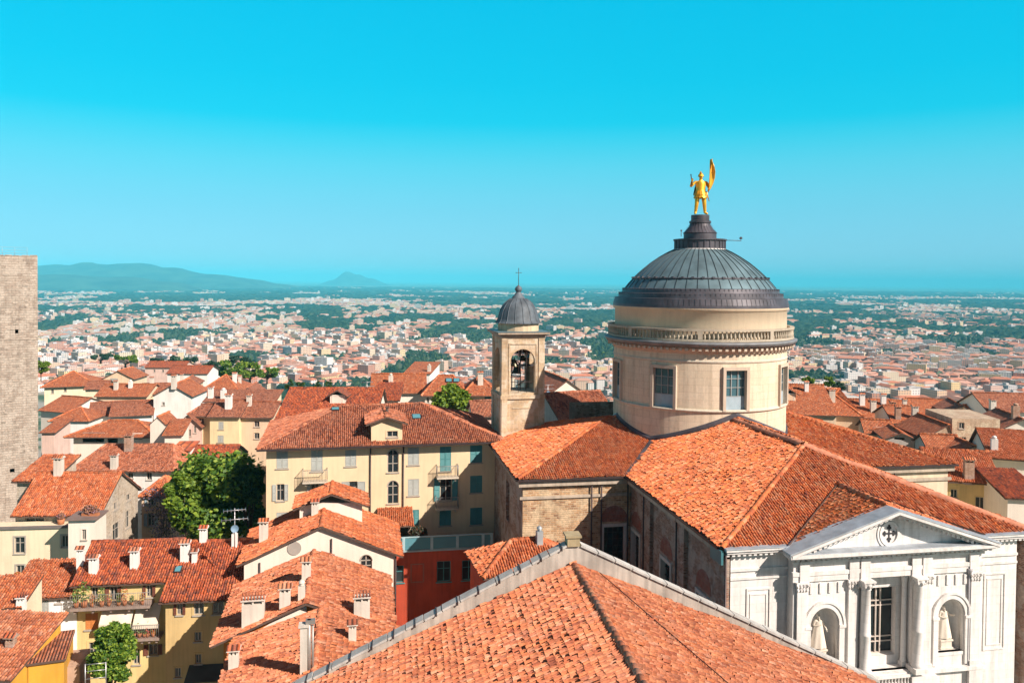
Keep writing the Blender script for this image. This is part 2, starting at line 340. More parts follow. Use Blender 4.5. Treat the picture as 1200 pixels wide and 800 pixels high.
def ridge_band(mb, p, q, r=.3, h=.16, m=0, nseg=None):
    """broad ridge bedded in mortar: one low rounded band, slightly uneven"""
    p=Vector(p); q=Vector(q); d=q-p; L=d.length; d.normalize(); k=nseg or max(2,int(L/.45)); side=d.cross(Vector((0,0,1))).normalized(); up=side.cross(d); up=up if up.z>0 else -up; prev=None
    for i in range(k+1):
        c=p+d*(L*i/k); c=c+Vector((0,0,.08*noise.noise(c*.3))); a=[]; j=random.uniform(-.02,.02)
        for t in range(7): an=math.pi*t/6; a.append(c+side*math.cos(an)*r*(1+j)+up*(math.sin(an)*h+j-.05))
        if prev:
            for t in range(6): mb.face((prev[t],prev[t+1],a[t+1],a[t]),[(i+.5,700.5)]*4,m,True)
        prev=a
def ridge_caps(mb, p, q, r=.17, m=0, lift=.02, seg=.42):
    p=Vector(p); q=Vector(q); d=q-p; L=d.length; d.normalize(); k=max(1,int(L/seg)); side=d.cross(Vector((0,0,1))).normalized(); up=side.cross(d)
    if up.z<0: up=-up
    for i in range(k):
        sg=Vector((0,0,.07*noise.noise((p+d*(L*i/k))*.33)+random.uniform(-.015,.015))); a=p+d*(L*i/k-.03)+sg; b=p+d*(L*(i+1)/k+.02)+sg; uvc=(i+.5+(hash((round(p.x,2),round(p.y,2)))%97), 300.5); A=[];B=[]
        for t in range(6):
            an=math.pi*t/5; A.append(a+side*math.cos(an)*r*1.08+up*(math.sin(an)*r*1.0+lift-.02)); B.append(b+side*math.cos(an)*r*.95+up*(math.sin(an)*r*.9+lift-.03))
        for t in range(5): mb.face((A[t],A[t+1],B[t+1],B[t]), [uvc]*4, m, True)
        mb.face(A[::-1], [uvc]*6, m)
# ------------------------------------------------------------------ windows
WMESH={}
SH_GREY=plain('shutter_grey',(.38,.40,.37),.7,0,.08); SH_TEAL=plain('shutter_teal',(.07,.24,.25),.6,0,.08); SH_BROWN=plain('shutter_brown',(.16,.05,.03),.7,0,.1)
SH_ORANGE=plain('shutter_orange',(.55,.20,.05),.7,0,.08); SH_BLUE=plain('shutter_blue',(.34,.44,.50),.6,0,.1); RED_DOOR=plain('red_paint',(.45,.04,.03),.6)
CLOTH=plain('curtain',(.75,.72,.66),.9)
def wmesh(kind, w, h, mats, arch):
    key=(kind, round(w,2), round(h,2), arch, mats[0].name)
    if key in WMESH: return WMESH[key]
    M={}
    f=MB(); g=MB(); D=.16; t=.07
    if arch:
        r=w/2; zs=h-r; k=12
        arcp=[(-r*math.cos(math.pi*i/k), zs+r*math.sin(math.pi*i/k)) for i in range(k+1)]
        for sgn in (0,1):                                           # spandrels closing the square opening flush with the wall
            half=arcp[:k//2+1] if sgn==0 else arcp[k//2:]
            corner=(-r,h) if sgn==0 else (r,h)
            poly=[(x,-.012,z) for x,z in half]+[(corner[0],-.012,corner[1])]
            f.prism(poly,(0,D,0),2)
        for i in range(k): 
            (x0,z0),(x1,z1)=arcp[i],arcp[i+1]; f.prism([(x0,-.03,z0),(x1,-.03,z1),(x1*1.12,-.03,zs+(z1-zs)*1.12),(x0*1.12,-.03,zs+(z0-zs)*1.12)],(0,.05,0),0)
        g.face([(x,D-.02,z) for x,z in [(-r,0)]+arcp+[(r,0)]])
        f.box(-.04,.04,D-.07,D-.025,0,h); f.box(-r,r,D-.07,D-.025,zs*.48,zs*.48+.06); f.box(-r,r,D-.07,D-.025,zs-.03,zs+.04)
        for i in range(k):
            (x0,z0),(x1,z1)=arcp[i],arcp[i+1]; f.prism([(x0,D-.07,z0),(x1,D-.07,z1),(x1*.86,D-.07,zs+(z1-zs)*.86),(x0*.86,D-.07,zs+(z0-zs)*.86)],(0,.045,0))
        f.box(-r,-r+.08,D-.07,D-.025,0,zs); f.box(r-.08,r,D-.07,D-.025,0,zs)
    else:
        x=w/2
        f.box(-x,-x+t,D-.07,D-.02,0,h); f.box(x-t,x,D-.07,D-.02,0,h); f.box(-x+t,x-t,D-.07,D-.02,0,t); f.box(-x+t,x-t,D-.07,D-.02,h-t,h)
        f.box(-.035,.035,D-.072,D-.022,t,h-t)
        if h>1.2: f.box(-x+t,x-t,D-.068,D-.024,h*.62,h*.62+.05)
        g.face([(-x+t,D-.03,t),(x-t,D-.03,t),(x-t,D-.03,h-t),(-x+t,D-.03,h-t)])
    f.box(-w/2-.1,w/2+.1,-.09,.04,-.1,-.005)                         # sill
    if kind in('gl','sq') and not arch:                              # plastered surround
        for a,b,c,d in ((-w/2-.13,-w/2-.003,0,h+.13),(w/2+.003,w/2+.13,0,h+.13),(-w/2-.003,w/2+.003,h+.003,h+.13)): f.box(a,b,-.028,.02,c,d,2 if kind=='gl' else 0)
    M['frame']=f; M['pane']=g; M['sh']=[]
    def leaf(x0,x1,y,ang=0,hx=0):
        b=MB(); b.M=Matrix.Translation((hx,y,0))@Matrix.Rotation(ang,4,'Z')
        ww=x1-x0; b.box(x0,x0+.07,0,.045,.02,h-.02); b.box(x1-.07,x1,0,.045,.02,h-.02); b.box(x0+.07,x1-.07,0,.045,.02,.1); b.box(x0+.07,x1-.07,0,.045,h-.1,h-.02)
        b.box(x0+.07,x1-.07,0,.045,h*.48,h*.53)
        k=max(4,int(h/.11)); 
        for i in range(k):
            z=.1+(h-.2)*i/k; b.face([(x0+.07,.004,z),(x1-.07,.004,z),(x1-.07,.036,z+(h-.2)/k*.95),(x0+.07,.036,z+(h-.2)/k*.95)])
        return b
    if kind=='sh': M['sh']=[leaf(-w/2+.01,-.006,.0),leaf(.006,w/2-.01,.0)]
    if kind=='op': M['sh']=[leaf(-w/2-.02,-.03,-.07,R(3),-w/2),leaf(.03,w/2+.02,-.07,R(-3),w/2)]
    if kind=='op1': M['sh']=[leaf(-w/2+.01,-.006,.0),leaf(.03,w/2+.02,-.07,R(-3),w/2)]
    WMESH[key]=M
    fo=f.build('window',[mats[0],mats[0],mats[3]]); go=g.build('pane',mats[1]); sh=[b.build('shutter',mats[2]) for b in M['sh']]
    WMESH[key]=(fo.data,go.data,[s.data for s in sh])
    for o in [fo,go]+sh: bpy.data.objects.remove(o)
    return WMESH[key]
FACE={'F':0,'R':math.pi/2,'L':-math.pi/2,'B':math.pi}
class House: pass
def w2l(h, p): return h.Mi @ Vector(p)
def on_face(h, face, px, py):
    o,eu,inw=face_axes(h,face); p0=h.M@o; nn=(h.M.to_3x3()@inw); r=ray(px,py); t=p0.dot(nn)/r.dot(nn); q=w2l(h, r*t)-o
    return q.dot(eu), q.z
def on_roof(h, px, py):
    best=None; o=w2l(h,(0,0,0)); r=w2l(h,ray(px,py))-o
    for P in h.slopes:
        n=(P[1]-P[0]).cross(P[2]-P[0]); d=r.dot(n)
        if abs(d)<1e-9: continue
        t=(P[0]-o).dot(n)/d; q=o+r*t
        u=(P[1]-P[0]).normalized(); v=n.cross(u).normalized()
        if t>0 and inpoly((q-P[0]).dot(u),(q-P[0]).dot(v),[((x-P[0]).dot(u),(x-P[0]).dot(v)) for x in P]) and (best is None or t<best[0]): best=(t,q)
    return best[1] if best else None
def face_axes(h, f):
    return {'F':(Vector((0,0,0)),Vector((1,0,0)),Vector((0,1,0))),'R':(Vector((h.w,0,0)),Vector((0,1,0)),Vector((-1,0,0))),
            'L':(Vector((0,h.d,0)),Vector((0,-1,0)),Vector((1,0,0))),'B':(Vector((h.w,h.d,0)),Vector((-1,0,0)),Vector((0,-1,0)))}[f]
def wall_face(mb, o, eu, inw, W, H, holes, rec=.16, z0=0):
    xs=sorted({0,W}|{c for x0,x1,a,b in holes for c in (max(0,x0),min(W,x1))}); zs=sorted({z0,H}|{c for a,b,y0,y1 in holes for c in (max(z0,y0),min(H,y1))})
    up=Vector((0,0,1))
    for i in range(len(xs)-1):
        for j in range(len(zs)-1):
            mx=(xs[i]+xs[i+1])/2; mz=(zs[j]+zs[j+1])/2
            if any(x0<mx<x1 and y0<mz<y1 for x0,x1,y0,y1 in holes): continue
            q=[(xs[i],zs[j]),(xs[i+1],zs[j]),(xs[i+1],zs[j+1]),(xs[i],zs[j+1])]
            mb.face([o+eu*a+up*b for a,b in q], q)
    for x0,x1,y0,y1 in holes:
        c=[(x0,y0),(x1,y0),(x1,y1),(x0,y1)]
        for k in range(4):
            a,b=c[k],c[(k+1)%4]; A=o+eu*a[0]+up*a[1]; B=o+eu*b[0]+up*b[1]; mb.face((A,B,B+inw*rec,A+inw*rec))
def house(name, label, cat, px, py, Y, w, d, yaw, rise, H, ridge='x', style='gable', wall=None, roof=None, rp=None, o=.55, og=.35,
          tiled=False, wins=(), group=None, wpx=False, build_walls=True, hip_in=None, caps=True, frame=None):
    """px,py: front-left eave corner in the photograph, at depth Y metres. wins: (face, x0,y0,x1,y1 in photo pixels or u,z,w,h, kind, shutter)"""
    h=House(); P=at(px,py,Y)
    if wpx: w=w*Y/FPX
    h.w,h.d,h.H,h.rise=w,d,H,rise; h.yaw=R(yaw); rp=(d/2 if ridge=='x' else w/2) if rp is None else rp; h.rp=rp
    h.M=Matrix.Translation((P.x,P.y,P.z-H))@Matrix.Rotation(h.yaw,4,'Z'); h.Mi=h.M.inverted()
    h.root=empty(name,(P.x,P.y,P.z-H),h.yaw,label,cat,group); h.wall=wall
    V=Vector; S=[]
    caplines=[]
    if style=='gable' and ridge=='x':
        sf=rise/rp; sb=rise/(d-rp); g=og
        S=[[V((-g,-o,H-o*sf)),V((w+g,-o,H-o*sf)),V((w+g,rp,H+rise)),V((-g,rp,H+rise))],[V((w+g,d+o,H-o*sb)),V((-g,d+o,H-o*sb)),V((-g,rp,H+rise)),V((w+g,rp,H+rise))]]
        caplines=[((-g,rp,H+rise),(w+g,rp,H+rise))]
    elif style=='gable':
        sl=rise/rp; sr=rise/(w-rp); g=og
        S=[[V((-o,d+g,H-o*sl)),V((-o,-g,H-o*sl)),V((rp,-g,H+rise)),V((rp,d+g,H+rise))],[V((w+o,-g,H-o*sr)),V((w+o,d+g,H-o*sr)),V((rp,d+g,H+rise)),V((rp,-g,H+rise))]]
        caplines=[((rp,-g,H+rise),(rp,d+g,H+rise))]
    elif style=='shed':
        s_=rise/d; S=[[V((-og,-o,H-o*s_)),V((w+og,-o,H-o*s_)),V((w+og,d+og,H+rise+og*s_)),V((-og,d+og,H+rise+og*s_))]]
    elif style=='shedx':                                             # falls to the left
        s_=rise/w; S=[[V((-o,d+og,H-o*s_)),V((-o,-og,H-o*s_)),V((w+og,-og,H+rise+og*s_)),V((w+og,d+og,H+rise+og*s_))]]
    elif style=='hip':
        if ridge=='x':
            hi=hip_in or min(w/2-.05,rp); sf=rise/rp; sb=rise/(d-rp); z=H-o*sf
            a,b,c,e=V((-o,-o,z)),V((w+o,-o,z)),V((w+o,d+o,z)),V((-o,d+o,z)); r0,r1=V((hi,rp,H+rise)),V((w-hi,rp,H+rise))
            S=[[a,b,r1,r0],[b,c,r1],[c,e,r0,r1],[e,a,r0]]; caplines=[(r0,r1),(a,r0),(b,r1)]
        else:
            hi=hip_in or min(d/2-.05,rp); sf=rise/rp; z=H-o*sf
            a,b,c,e=V((-o,-o,z)),V((w+o,-o,z)),V((w+o,d+o,z)),V((-o,d+o,z)); r0,r1=V((rp,hi,H+rise)),V((rp,d-hi,H+rise))
            S=[[a,b,r0],[b,c,r1,r0],[c,e,r1],[e,a,r0,r1]]; caplines=[(r0,r1),(a,r0),(b,r0)]
    h.slopes=S
    holes={'F':[],'R':[],'L':[],'B':[]}; ws=[]
    for wd in wins:
        f=wd[0]
        if len(wd[1])==4:
            u0,z1=on_face(h,f,wd[1][0],wd[1][1]); u1,z0=on_face(h,f,wd[1][2],wd[1][3])
            z0=(on_face(h,f,(wd[1][0]+wd[1][2])/2,wd[1][3]))[1]; z1=(on_face(h,f,(wd[1][0]+wd[1][2])/2,wd[1][1]))[1]
            u,z,ww,hh=(u0+u1)/2,z0,abs(u1-u0),z1-z0
        kind=wd[2] if len(wd)>2 else 'gl'; sm=wd[3] if len(wd)>3 else SH_GREY
        if kind in('op',): ww*=.5
        WW=w if f in 'FB' else d
        if ww<.25 or hh<.3 or u-ww/2<.05 or u+ww/2>WW-.05 or z<.2: continue
        if f in 'RL' or f in 'FB':
            if z+hh>H-.03 and kind!='void': hh=H-.05-z
        if hh<.3: continue
        holes[f].append((u-ww/2,u+ww/2,z,z+hh)); ws.append((f,u,z,ww,hh,kind,sm,wd[4] if len(wd)>4 else None))
    if build_walls:
        mb=MB()
        for f in 'FRBL':
            oo,eu,inw=face_axes(h,f); wall_face(mb,oo,eu,inw,w if f in 'FB' else d,H,holes[f])
        e=.02
        if style=='gable' and ridge=='x':
            for x in (0,w): mb.face([(x,0,H),(x,d,H),(x,rp,H+rise-e)])
        elif style=='gable':
            for y in (0,d): mb.face([(0,y,H),(w,y,H),(rp,y,H+rise-e)])
        elif style=='shed':
            for x in (0,w): mb.face([(x,0,H),(x,d,H),(x,d,H+rise-e)])
            mb.face([(0,d,H),(w,d,H),(w,d,H+rise-e),(0,d,H+rise-e)])
        elif style=='shedx':
            for y in (0,d): mb.face([(0,y,H),(w,y,H),(w,y,H+rise-e)])
            mb.face([(w,0,H),(w,d,H),(w,d,H+rise-e),(w,0,H+rise-e)])
        if style=='flat': mb.face([(0,0,H-.01),(w,0,H-.01),(w,d,H-.01),(0,d,H-.01)])
        h.wallo=mb.build('wall',wall,h.root)
    if S:
        mb=MB()
        for P_ in S: slope(mb,P_,tiled)
        if caps:
            for a,b in caplines: ridge_caps(mb,a,b)
        mb.build('roof',[roof,FASCIA],h.root)
    for f,u,z,ww,hh,kind,sm,lab in ws:
        oo,eu,inw=face_axes(h,f)
        if kind=='void': continue
        add_window(h.root, oo+eu*u+Vector((0,0,z)), FACE[f], ww, hh, kind, sm, wall, lab, frame)
    return h
def add_window(root, pos, rot, w, h_, kind='gl', sm=None, wall=None, lab=None, frame=None, pane=None):
    arch=kind.startswith('arch'); fm,gm,shs=wmesh('arch' if arch else kind, w, h_, [frame or FRAME, pane or G_DARK, sm or SH_GREY, wall or STONE], arch)
    o=link('window',fm,root,pos,rot)
    if lab: o['label']=lab
    link('pane',gm,o)
    for s in shs: link('shutter',s,o)
    return o
CH_A=plaster('chimney_plaster',(.66,.60,.52),.4); CH_W=plaster('chimney_white',(.78,.76,.72),.3); BRICK=masonry('chimney_brick',[(.36,.13,.07),(.48,.2,.1),(.55,.3,.2)],(.45,.38,.3),.25,.07)
def chimney(h, px, py, w=.6, d=.5, ht=1.1, mat=None, roof=None, style=0, rot=0, pos=None):
    """stands where the photograph shows its foot (px,py)"""
    p=pos if pos is not None else on_roof(h,px,py)
    if p is None: return None
    mb=MB(); x=w/2; y=d/2
    mb.box(-x,x,-y,y,-.6,ht)
    if style!=2:
        for xx in (-x+.06,0,x-.06):
            mb.box(xx-.05,xx+.05,-y+.03,y-.03,ht,ht+.22)
    o=mb.build('chimney',mat or CH_A,h.root,p,rot)
    cp=MB()
    if style==0:
        cp.box(-x-.09,x+.09,-y-.09,y+.09,ht+.22,ht+.29,1)
        cp.face([(-x-.1,-y-.1,ht+.29),(x+.1,-y-.1,ht+.29),(x+.1,0,ht+.5),(-x-.1,0,ht+.5)],[(0,0),(w/TW,0),(w/TW,1),(0,1)]); cp.face([(x+.1,y+.1,ht+.29),(-x-.1,y+.1,ht+.29),(-x-.1,0,ht+.5),(x+.1,0,ht+.5)],[(0,0),(w/TW,0),(w/TW,1),(0,1)])
        for xx in (-x-.1,x+.1): cp.face([(xx,-y-.1,ht+.29),(xx,y+.1,ht+.29),(xx,0,ht+.5)],m=1)
    elif style==1:                                                   # crown of upright tiles
        cp.box(-x-.06,x+.06,-y-.06,y+.06,ht+.22,ht+.28,1); k=max(3,int(w/.16))
        for i in range(k+1):
            xx=-x+w*i/k
            for yy in (-y,y): cp.tube((xx,yy*.8,ht+.28),(xx,yy*.8,ht+.52),.06,.06,6,0)
    else:
        cp.tube((0,0,ht),(0,0,ht+.16),min(w,d)*.42,min(w,d)*.3,10,1); cp.lathe([(min(w,d)*.5,ht+.16),(min(w,d)*.45,ht+.26),(0,ht+.4)],10,m=1)
    cp.build('chimney_cap',[roof or T_RD,mat or CH_A],o)
    return o
def skylight(h, px, py, w=.7, l=1.0):
    p=on_roof(h,px,py)
    if p is None: return
    P=None
    for q in h.slopes:
        n=(q[1]-q[0]).cross(q[2]-q[0]).normalized()
        if n.z<0: n=-n
        if abs((p-q[0]).dot(n))<.05: P=q; break
    if P is None: return
    eu=(P[1]-P[0]).normalized(); ev=n.cross(eu); mb=MB(); mb.M=Matrix(((eu.x,ev.x,n.x,p.x),(eu.y,ev.y,n.y,p.y),(eu.z,ev.z,n.z,p.z),(0,0,0,1)))
    mb.box(-w/2,w/2,-l/2,l/2,-.1,.17); f=mb.build('skylight',M_GUT,h.root); g=MB(); g.M=mb.M
    g.box(-w/2+.08,w/2-.08,-l/2+.08,l/2-.08,.15,.18); g.build('pane',glass('skylight_glass',(.10,.28,.33),.1),f)
# ------------------------------------------------------------------ terrain, plain, hills
def hz(y):                                                            # the old town's spur falling to the plain
    pts=[(-300,-44),(60,-44),(95,-36),(150,-38),(230,-52),(330,-80),(520,-125),(800,-150),(1100,-162),(1e6,-165)]
    for (a,za),(b,zb) in zip(pts,pts[1:]):
        if y<=b:
            t=(y-a)/(b-a); t=max(0,t); return za+(zb-za)*t
    return -165
def build_ground():
    m,n,l,p=new_mat('ground_cover')
    t=nd(n,'ShaderNodeTexCoord'); mp=nd(n,'ShaderNodeMapping'); mp.inputs['Scale'].default_value=(.0011,.0011,.0); l.new(t.outputs['Object'],mp.inputs['Vector'])
    vo=nd(n,'ShaderNodeTexVoronoi'); vo.inputs['Scale'].default_value=2.6; vo.distance='MANHATTAN'; l.new(mp.outputs[0],vo.inputs['Vector'])
    r=nd(n,'ShaderNodeValToRGB'); set_ramp(r,[(0,(.05,.10,.03)),(.2,(.10,.17,.045)),(.42,(.04,.085,.03)),(.58,(.20,.20,.10)),(.62,(.05,.10,.03)),(.86,(.10,.15,.05)),(.94,(.26,.25,.16))],'CONSTANT')
    s=nd(n,'ShaderNodeSeparateColor'); l.new(vo.outputs['Color'],s.inputs[0]); l.new(s.outputs[0],r.inputs[0])
    n1=nd(n,'ShaderNodeTexNoise'); n1.inputs['Scale'].default_value=.02; n1.inputs['Detail'].default_value=6; l.new(t.outputs['Object'],n1.inputs['Vector'])
    r1=nd(n,'ShaderNodeValToRGB'); set_ramp(r1,[(.42,(.045,.085,.03)),(.5,(.12,.14,.07)),(.58,(.34,.31,.26))]); l.new(n1.outputs[0],r1.inputs[0])
    g=nd(n,'ShaderNodeSeparateXYZ'); l.new(t.outputs['Object'],g.inputs[0])
    f=nd(n,'ShaderNodeMapRange'); f.inputs[1].default_value=2600; f.inputs[2].default_value=4200; l.new(g.outputs[1],f.inputs[0])
    l.new(mixc(n,l,f.outputs[0],r1.outputs[0],r.outputs[0]),p.inputs['Base Color']); p.inputs['Roughness'].default_value=1
    ys=[-400,-100,0,60,95,120,150,190,230,280,330,420,520,660,800,1100,2000,4000,8000,16000,30000,60000]
    mb=MB()
    for a,b in zip(ys,ys[1:]):
        wa=900+abs(a)*1.0; wb=900+abs(b)*1.0
        mb.face([(-wa,a,hz(a)),(wa,a,hz(a)),(wb,b,hz(b)),(-wb,b,hz(b))])
    tag(mb.build('ground',m),kind='structure')
def build_hill(name, x0, x1, y0, dep, prof, seed):
    """a range with its crest heights given along x; slopes fall off towards and away from us"""
    m=MATS.get('wooded_hill')
    if not m:
        m=plain('wooded_hill',(.035,.065,.03),1,0,.5,.0035)
    nx,ny=90,22; V=[]
    def ph(t):
        for (a,za),(b,zb) in zip(prof,prof[1:]):
            if t<=b: u=(t-a)/(b-a); u=u*u*(3-2*u); return za+(zb-za)*u
        return prof[-1][1]
    for j in range(ny+1):
        for i in range(nx+1):
            t=i/nx; s=j/ny; x=x0+(x1-x0)*t; y=y0+dep*s
            k=math.sin(math.pi*min(1,max(0,s)))**1.2
            nz=noise.fractal(Vector((x*.0011+seed,y*.0011,seed)),.9,2.1,5)
            V.append((x,y,-168+(ph(t)+168)*k*(1+.22*nz)))
    F=[(j*(nx+1)+i,j*(nx+1)+i+1,(j+1)*(nx+1)+i+1,(j+1)*(nx+1)+i) for j in range(ny) for i in range(nx)]
    me=bpy.data.meshes.new(name); me.from_pydata(V,[],F); me.materials.append(m); me.polygons.foreach_set('use_smooth',[True]*len(F)); me.update()
    return tag(link(name,me),kind='structure')
build_ground()
# ------------------------------------------------------------------ the cathedral: local x across, y along the nave, origin under the dome
TH=R(10.3); DX,DY=17.5,75.0; ZB=-46.0
CM=Matrix.Translation((DX,DY,ZB))@Matrix.Rotation(TH,4,'Z')
church=empty('cathedral',(DX,DY,ZB),TH,'large domed cathedral with tiled roofs and a white classical front','church')
def cmb(): m=MB(); m.M=Matrix.Translation((0,0,-ZB)); return m
V=Vector
ASHLAR=masonry('ashlar',[(.66,.545,.40),(.69,.575,.43),(.71,.595,.45),(.68,.565,.42)],(.54,.435,.31),1.35,.62,.016,.15,.5,(.58,.47,.33),.3,.0,None,.25)
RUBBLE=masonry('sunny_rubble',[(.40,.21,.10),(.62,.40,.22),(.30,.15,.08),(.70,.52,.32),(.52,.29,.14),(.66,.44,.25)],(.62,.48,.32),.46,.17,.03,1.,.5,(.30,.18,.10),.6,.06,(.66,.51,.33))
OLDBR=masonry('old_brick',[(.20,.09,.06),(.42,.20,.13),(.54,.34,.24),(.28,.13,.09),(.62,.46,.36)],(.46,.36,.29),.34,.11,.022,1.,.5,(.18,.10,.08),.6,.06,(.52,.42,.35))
ARCHBR=masonry('arch_brick',[(.30,.08,.05),(.40,.13,.08)],(.30,.2,.15),.12,.3,.015,.6)
DRUM_R=7.85
def seg(mb, z0, z1, r, n=128, m=0): mb.lathe([(r,z0),(r,z1)],n,m=m,smooth=True)
# drum with eight real window openings
mb=cmb(); WZ0,WZ1,WW=-10.75,-7.35,1.9
n8=8; hw=(WW/2)/DRUM_R
def arcwall(mb,r,z0,z1,a0,a1,n,m=0):
    mb.lathe([(r,z0),(r,z1)],n,a0=a0,a1=a1,m=m,ru=r)
arcwall(mb,DRUM_R,-16,WZ0-.03,0,2*math.pi,128)
arcwall(mb,DRUM_R,WZ1,-5.6,0,2*math.pi,128)
for k in range(n8):
    a=k*math.pi/4; arcwall(mb,DRUM_R,WZ0-.03,WZ1,a+hw,a+math.pi/4-hw,13)
    for s in (-1,1):
        t=a+s*hw; mb.face([(r*math.sin(t),-r*math.cos(t),z) for r,z in ((DRUM_R,WZ0-.03),(DRUM_R-.55,WZ0-.03),(DRUM_R-.55,WZ1),(DRUM_R,WZ1))])
    for z in (WZ0-.03,WZ1): mb.face([(r*math.sin(t),-r*math.cos(t),z) for r,t in ((DRUM_R,a-hw),(DRUM_R,a+hw),(DRUM_R-.55,a+hw),(DRUM_R-.55,a-hw))])
drum=mb.build('drum',ASHLAR,church)
mb=cmb(); mb.lathe([(DRUM_R,-10.95),(DRUM_R+.16,-10.9),(DRUM_R+.18,-10.74),(DRUM_R,-10.70)],128); mb.lathe([(DRUM_R,-7.35+.55),(DRUM_R+.05,-6.78),(DRUM_R+.05,-6.6),(DRUM_R,-6.55)],128)
mb.build('string_course',STONE,church)
DFR=plaster('drum_frame',(.56,.46,.36),.25)
for k in range(n8):
    a=k*math.pi/4; rr=DRUM_R
    fm=MB(); x=WW/2
    for b in ((-x-.24,-x+.02,-.13,.2,-.06,3.66),(x-.02,x+.24,-.13,.2,-.06,3.66),(-x+.02,x-.02,-.13,.2,3.38,3.66),(-x+.02,x-.02,-.1,.2,-.09,.0)): fm.box(*b)
    w_=fm.build('window',DFR,church,(rr*math.sin(a),-rr*math.cos(a)+0,WZ0-ZB),a)
    g=MB(); g.face([(-x+.02,.34,1.15),(x-.02,.34,1.15),(x-.02,.34,3.38),(-x+.02,.34,3.38)]); g.build('pane',G_TEAL,w_)
    b=MB(); b.box(-x+.02,x-.02,.27,.36,0,1.12); b.build('panel',SH_BLUE,w_)
    b=MB()
    for xx in (-x+.05,-.3,.3,x-.05): b.box(xx-.035,xx+.035,.26,.335,1.12,3.38)
    for zz in (1.15,1.9,2.65,3.34): b.box(-x+.08,x-.08,.265,.33,zz-.03,zz+.03)
    b.build('glazing_bar',plain('bar_grey',(.30,.33,.33),.6),w_)
# cornice, dentils, gallery, balustrade
mb=cmb(); mb.lathe([(DRUM_R,-6.05),(DRUM_R+.12,-6.0),(DRUM_R+.14,-5.82),(DRUM_R+.34,-5.72),(DRUM_R+.36,-5.52)],144)
for i in range(96):
    t=2*math.pi*i/96; m4=Matrix.Translation((0,0,-ZB))@Matrix.Rotation(t,4,'Z'); mb.M=m4; mb.box(-.12,.12,-DRUM_R-.58,-DRUM_R-.1,-5.74,-5.5)
mb.build('dentil_course',DFR,church)
mb=cmb(); mb.lathe([(DRUM_R+.3,-5.5),(DRUM_R+.72,-5.42),(DRUM_R+.86,-5.2),(DRUM_R+.9,-5.06),(DRUM_R+.5,-4.98),(DRUM_R-.2,-4.95)],144)
mb.build('cornice',plain('cornice_lead',(.20,.21,.22),.6,.2,.2,1),church)
BAL=plaster('balustrade_stone',(.46,.40,.31),.4)
mb=cmb(); rb=DRUM_R+.42
for z0,z1,e in ((-4.96,-4.78,.16),(-4.10,-3.93,.18)): mb.lathe([(rb-e,z0),(rb+e,z0),(rb+e,z1),(rb-e,z1),(rb-e,z0)],144,smooth=False)
for i in range(144):
    t=2*math.pi*i/144; mb.M=Matrix.Translation((rb*math.sin(t),-rb*math.cos(t),-ZB))@Matrix.Rotation(t,4,'Z')
    if i%18==9: mb.box(-.2,.2,-.17,.17,-4.78,-4.1)
    else: mb.lathe([(.06,-4.78),(.10,-4.66),(.115,-4.55),(.06,-4.35),(.055,-4.25),(.085,-4.1)],6)
mb.build('balustrade',BAL,church)
mb=cmb(); mb.lathe([(DRUM_R-.05,-5.0),(DRUM_R-.05,-2.45),(DRUM_R+.1,-2.4),(DRUM_R+.12,-2.2)],144); mb.build('attic_drum',plaster('attic_render',(.70,.57,.41),.18),church)
# dome
mb=cmb(); mb.lathe([(DRUM_R,-2.25),(DRUM_R+.13,-2.2),(DRUM_R+.11,-1.95),(DRUM_R-.04,-1.42),(7.5,-1.38),(7.44,-.98),(7.16,-.94),(7.08,-.58),(6.85,-.54)],144,smooth=False)
for i in range(112):
    t=2*math.pi*i/112; mb.M=Matrix.Translation((0,0,-ZB))@Matrix.Rotation(t,4,'Z'); mb.face([(-.03,-DRUM_R-.14,-1.95),(.03,-DRUM_R-.14,-1.95),(.03,-DRUM_R+.0,-1.40),(-.03,-DRUM_R+.0,-1.40)]); mb.box(-.025,.025,-7.48,-7.3,-1.36,-.98); mb.box(-.025,.025,-7.13,-7.0,-.94,-.58)
mb.build('dome_base',M_METALD,church)
PROF=[(6.85,-.55),(6.5,-.11),(6.1,.34),(5.45,.98),(4.6,1.7),(3.75,2.29),(3.0,2.73),(2.36,3.04),(2.0,3.15)]
mb=cmb(); mb.lathe(PROF,144)
for i in range(44):
    t=2*math.pi*i/44; ct,st=math.cos(t),math.sin(t)
    for (r0,z0),(r1,z1) in zip(PROF,PROF[1:]):
        w0=.018; A=V((r0*st,-r0*ct,z0)); B=V((r1*st,-r1*ct,z1)); T=V((ct,st,0)); N=(B-A).cross(T).normalized(); N=N if N.z>0 else -N
        a,b,c,d_=A-T*w0,A+T*w0,B+T*w0,B-T*w0; e=N*.05
        mb.face((a+e,b+e,c+e,d_+e),m=1); mb.face((a,a+e,d_+e,d_),m=1); mb.face((b+e,b,c,c+e),m=1)
dome=mb.build('dome',[M_METAL,plain('seam_dark',(.05,.075,.085),.6,.2)],church)
mb=cmb()
mb.lathe([(6.2,.28),(6.26,.34),(6.12,.40)],144)
for i in range(44):
    t=2*math.pi*(i+.5)/44; mb.M=Matrix.Translation((0,0,-ZB))@Matrix.Rotation(t,4,'Z'); mb.box(-.12,.12,-6.28,-6.06,.30,.48)
mb.build('snow_guard',M_METALD,church)
mb=MB(); mb.M=Matrix.Translation((0,0,-ZB-.25)); mb.lathe([(2.36,3.15),(2.42,3.3),(2.36,3.34)],64,m=1); mb.lathe([(2.3,3.3),(2.3,4.1),(2.44,4.12),(2.44,4.24),(1.5,4.26),(1.5,4.76),(1.56,4.82),(1.25,5.15),(1.02,5.45),(.9,5.72),(1.0,5.76),(1.0,5.95),(.84,6.0),(.84,6.5),(0,6.52)],48,smooth=False)
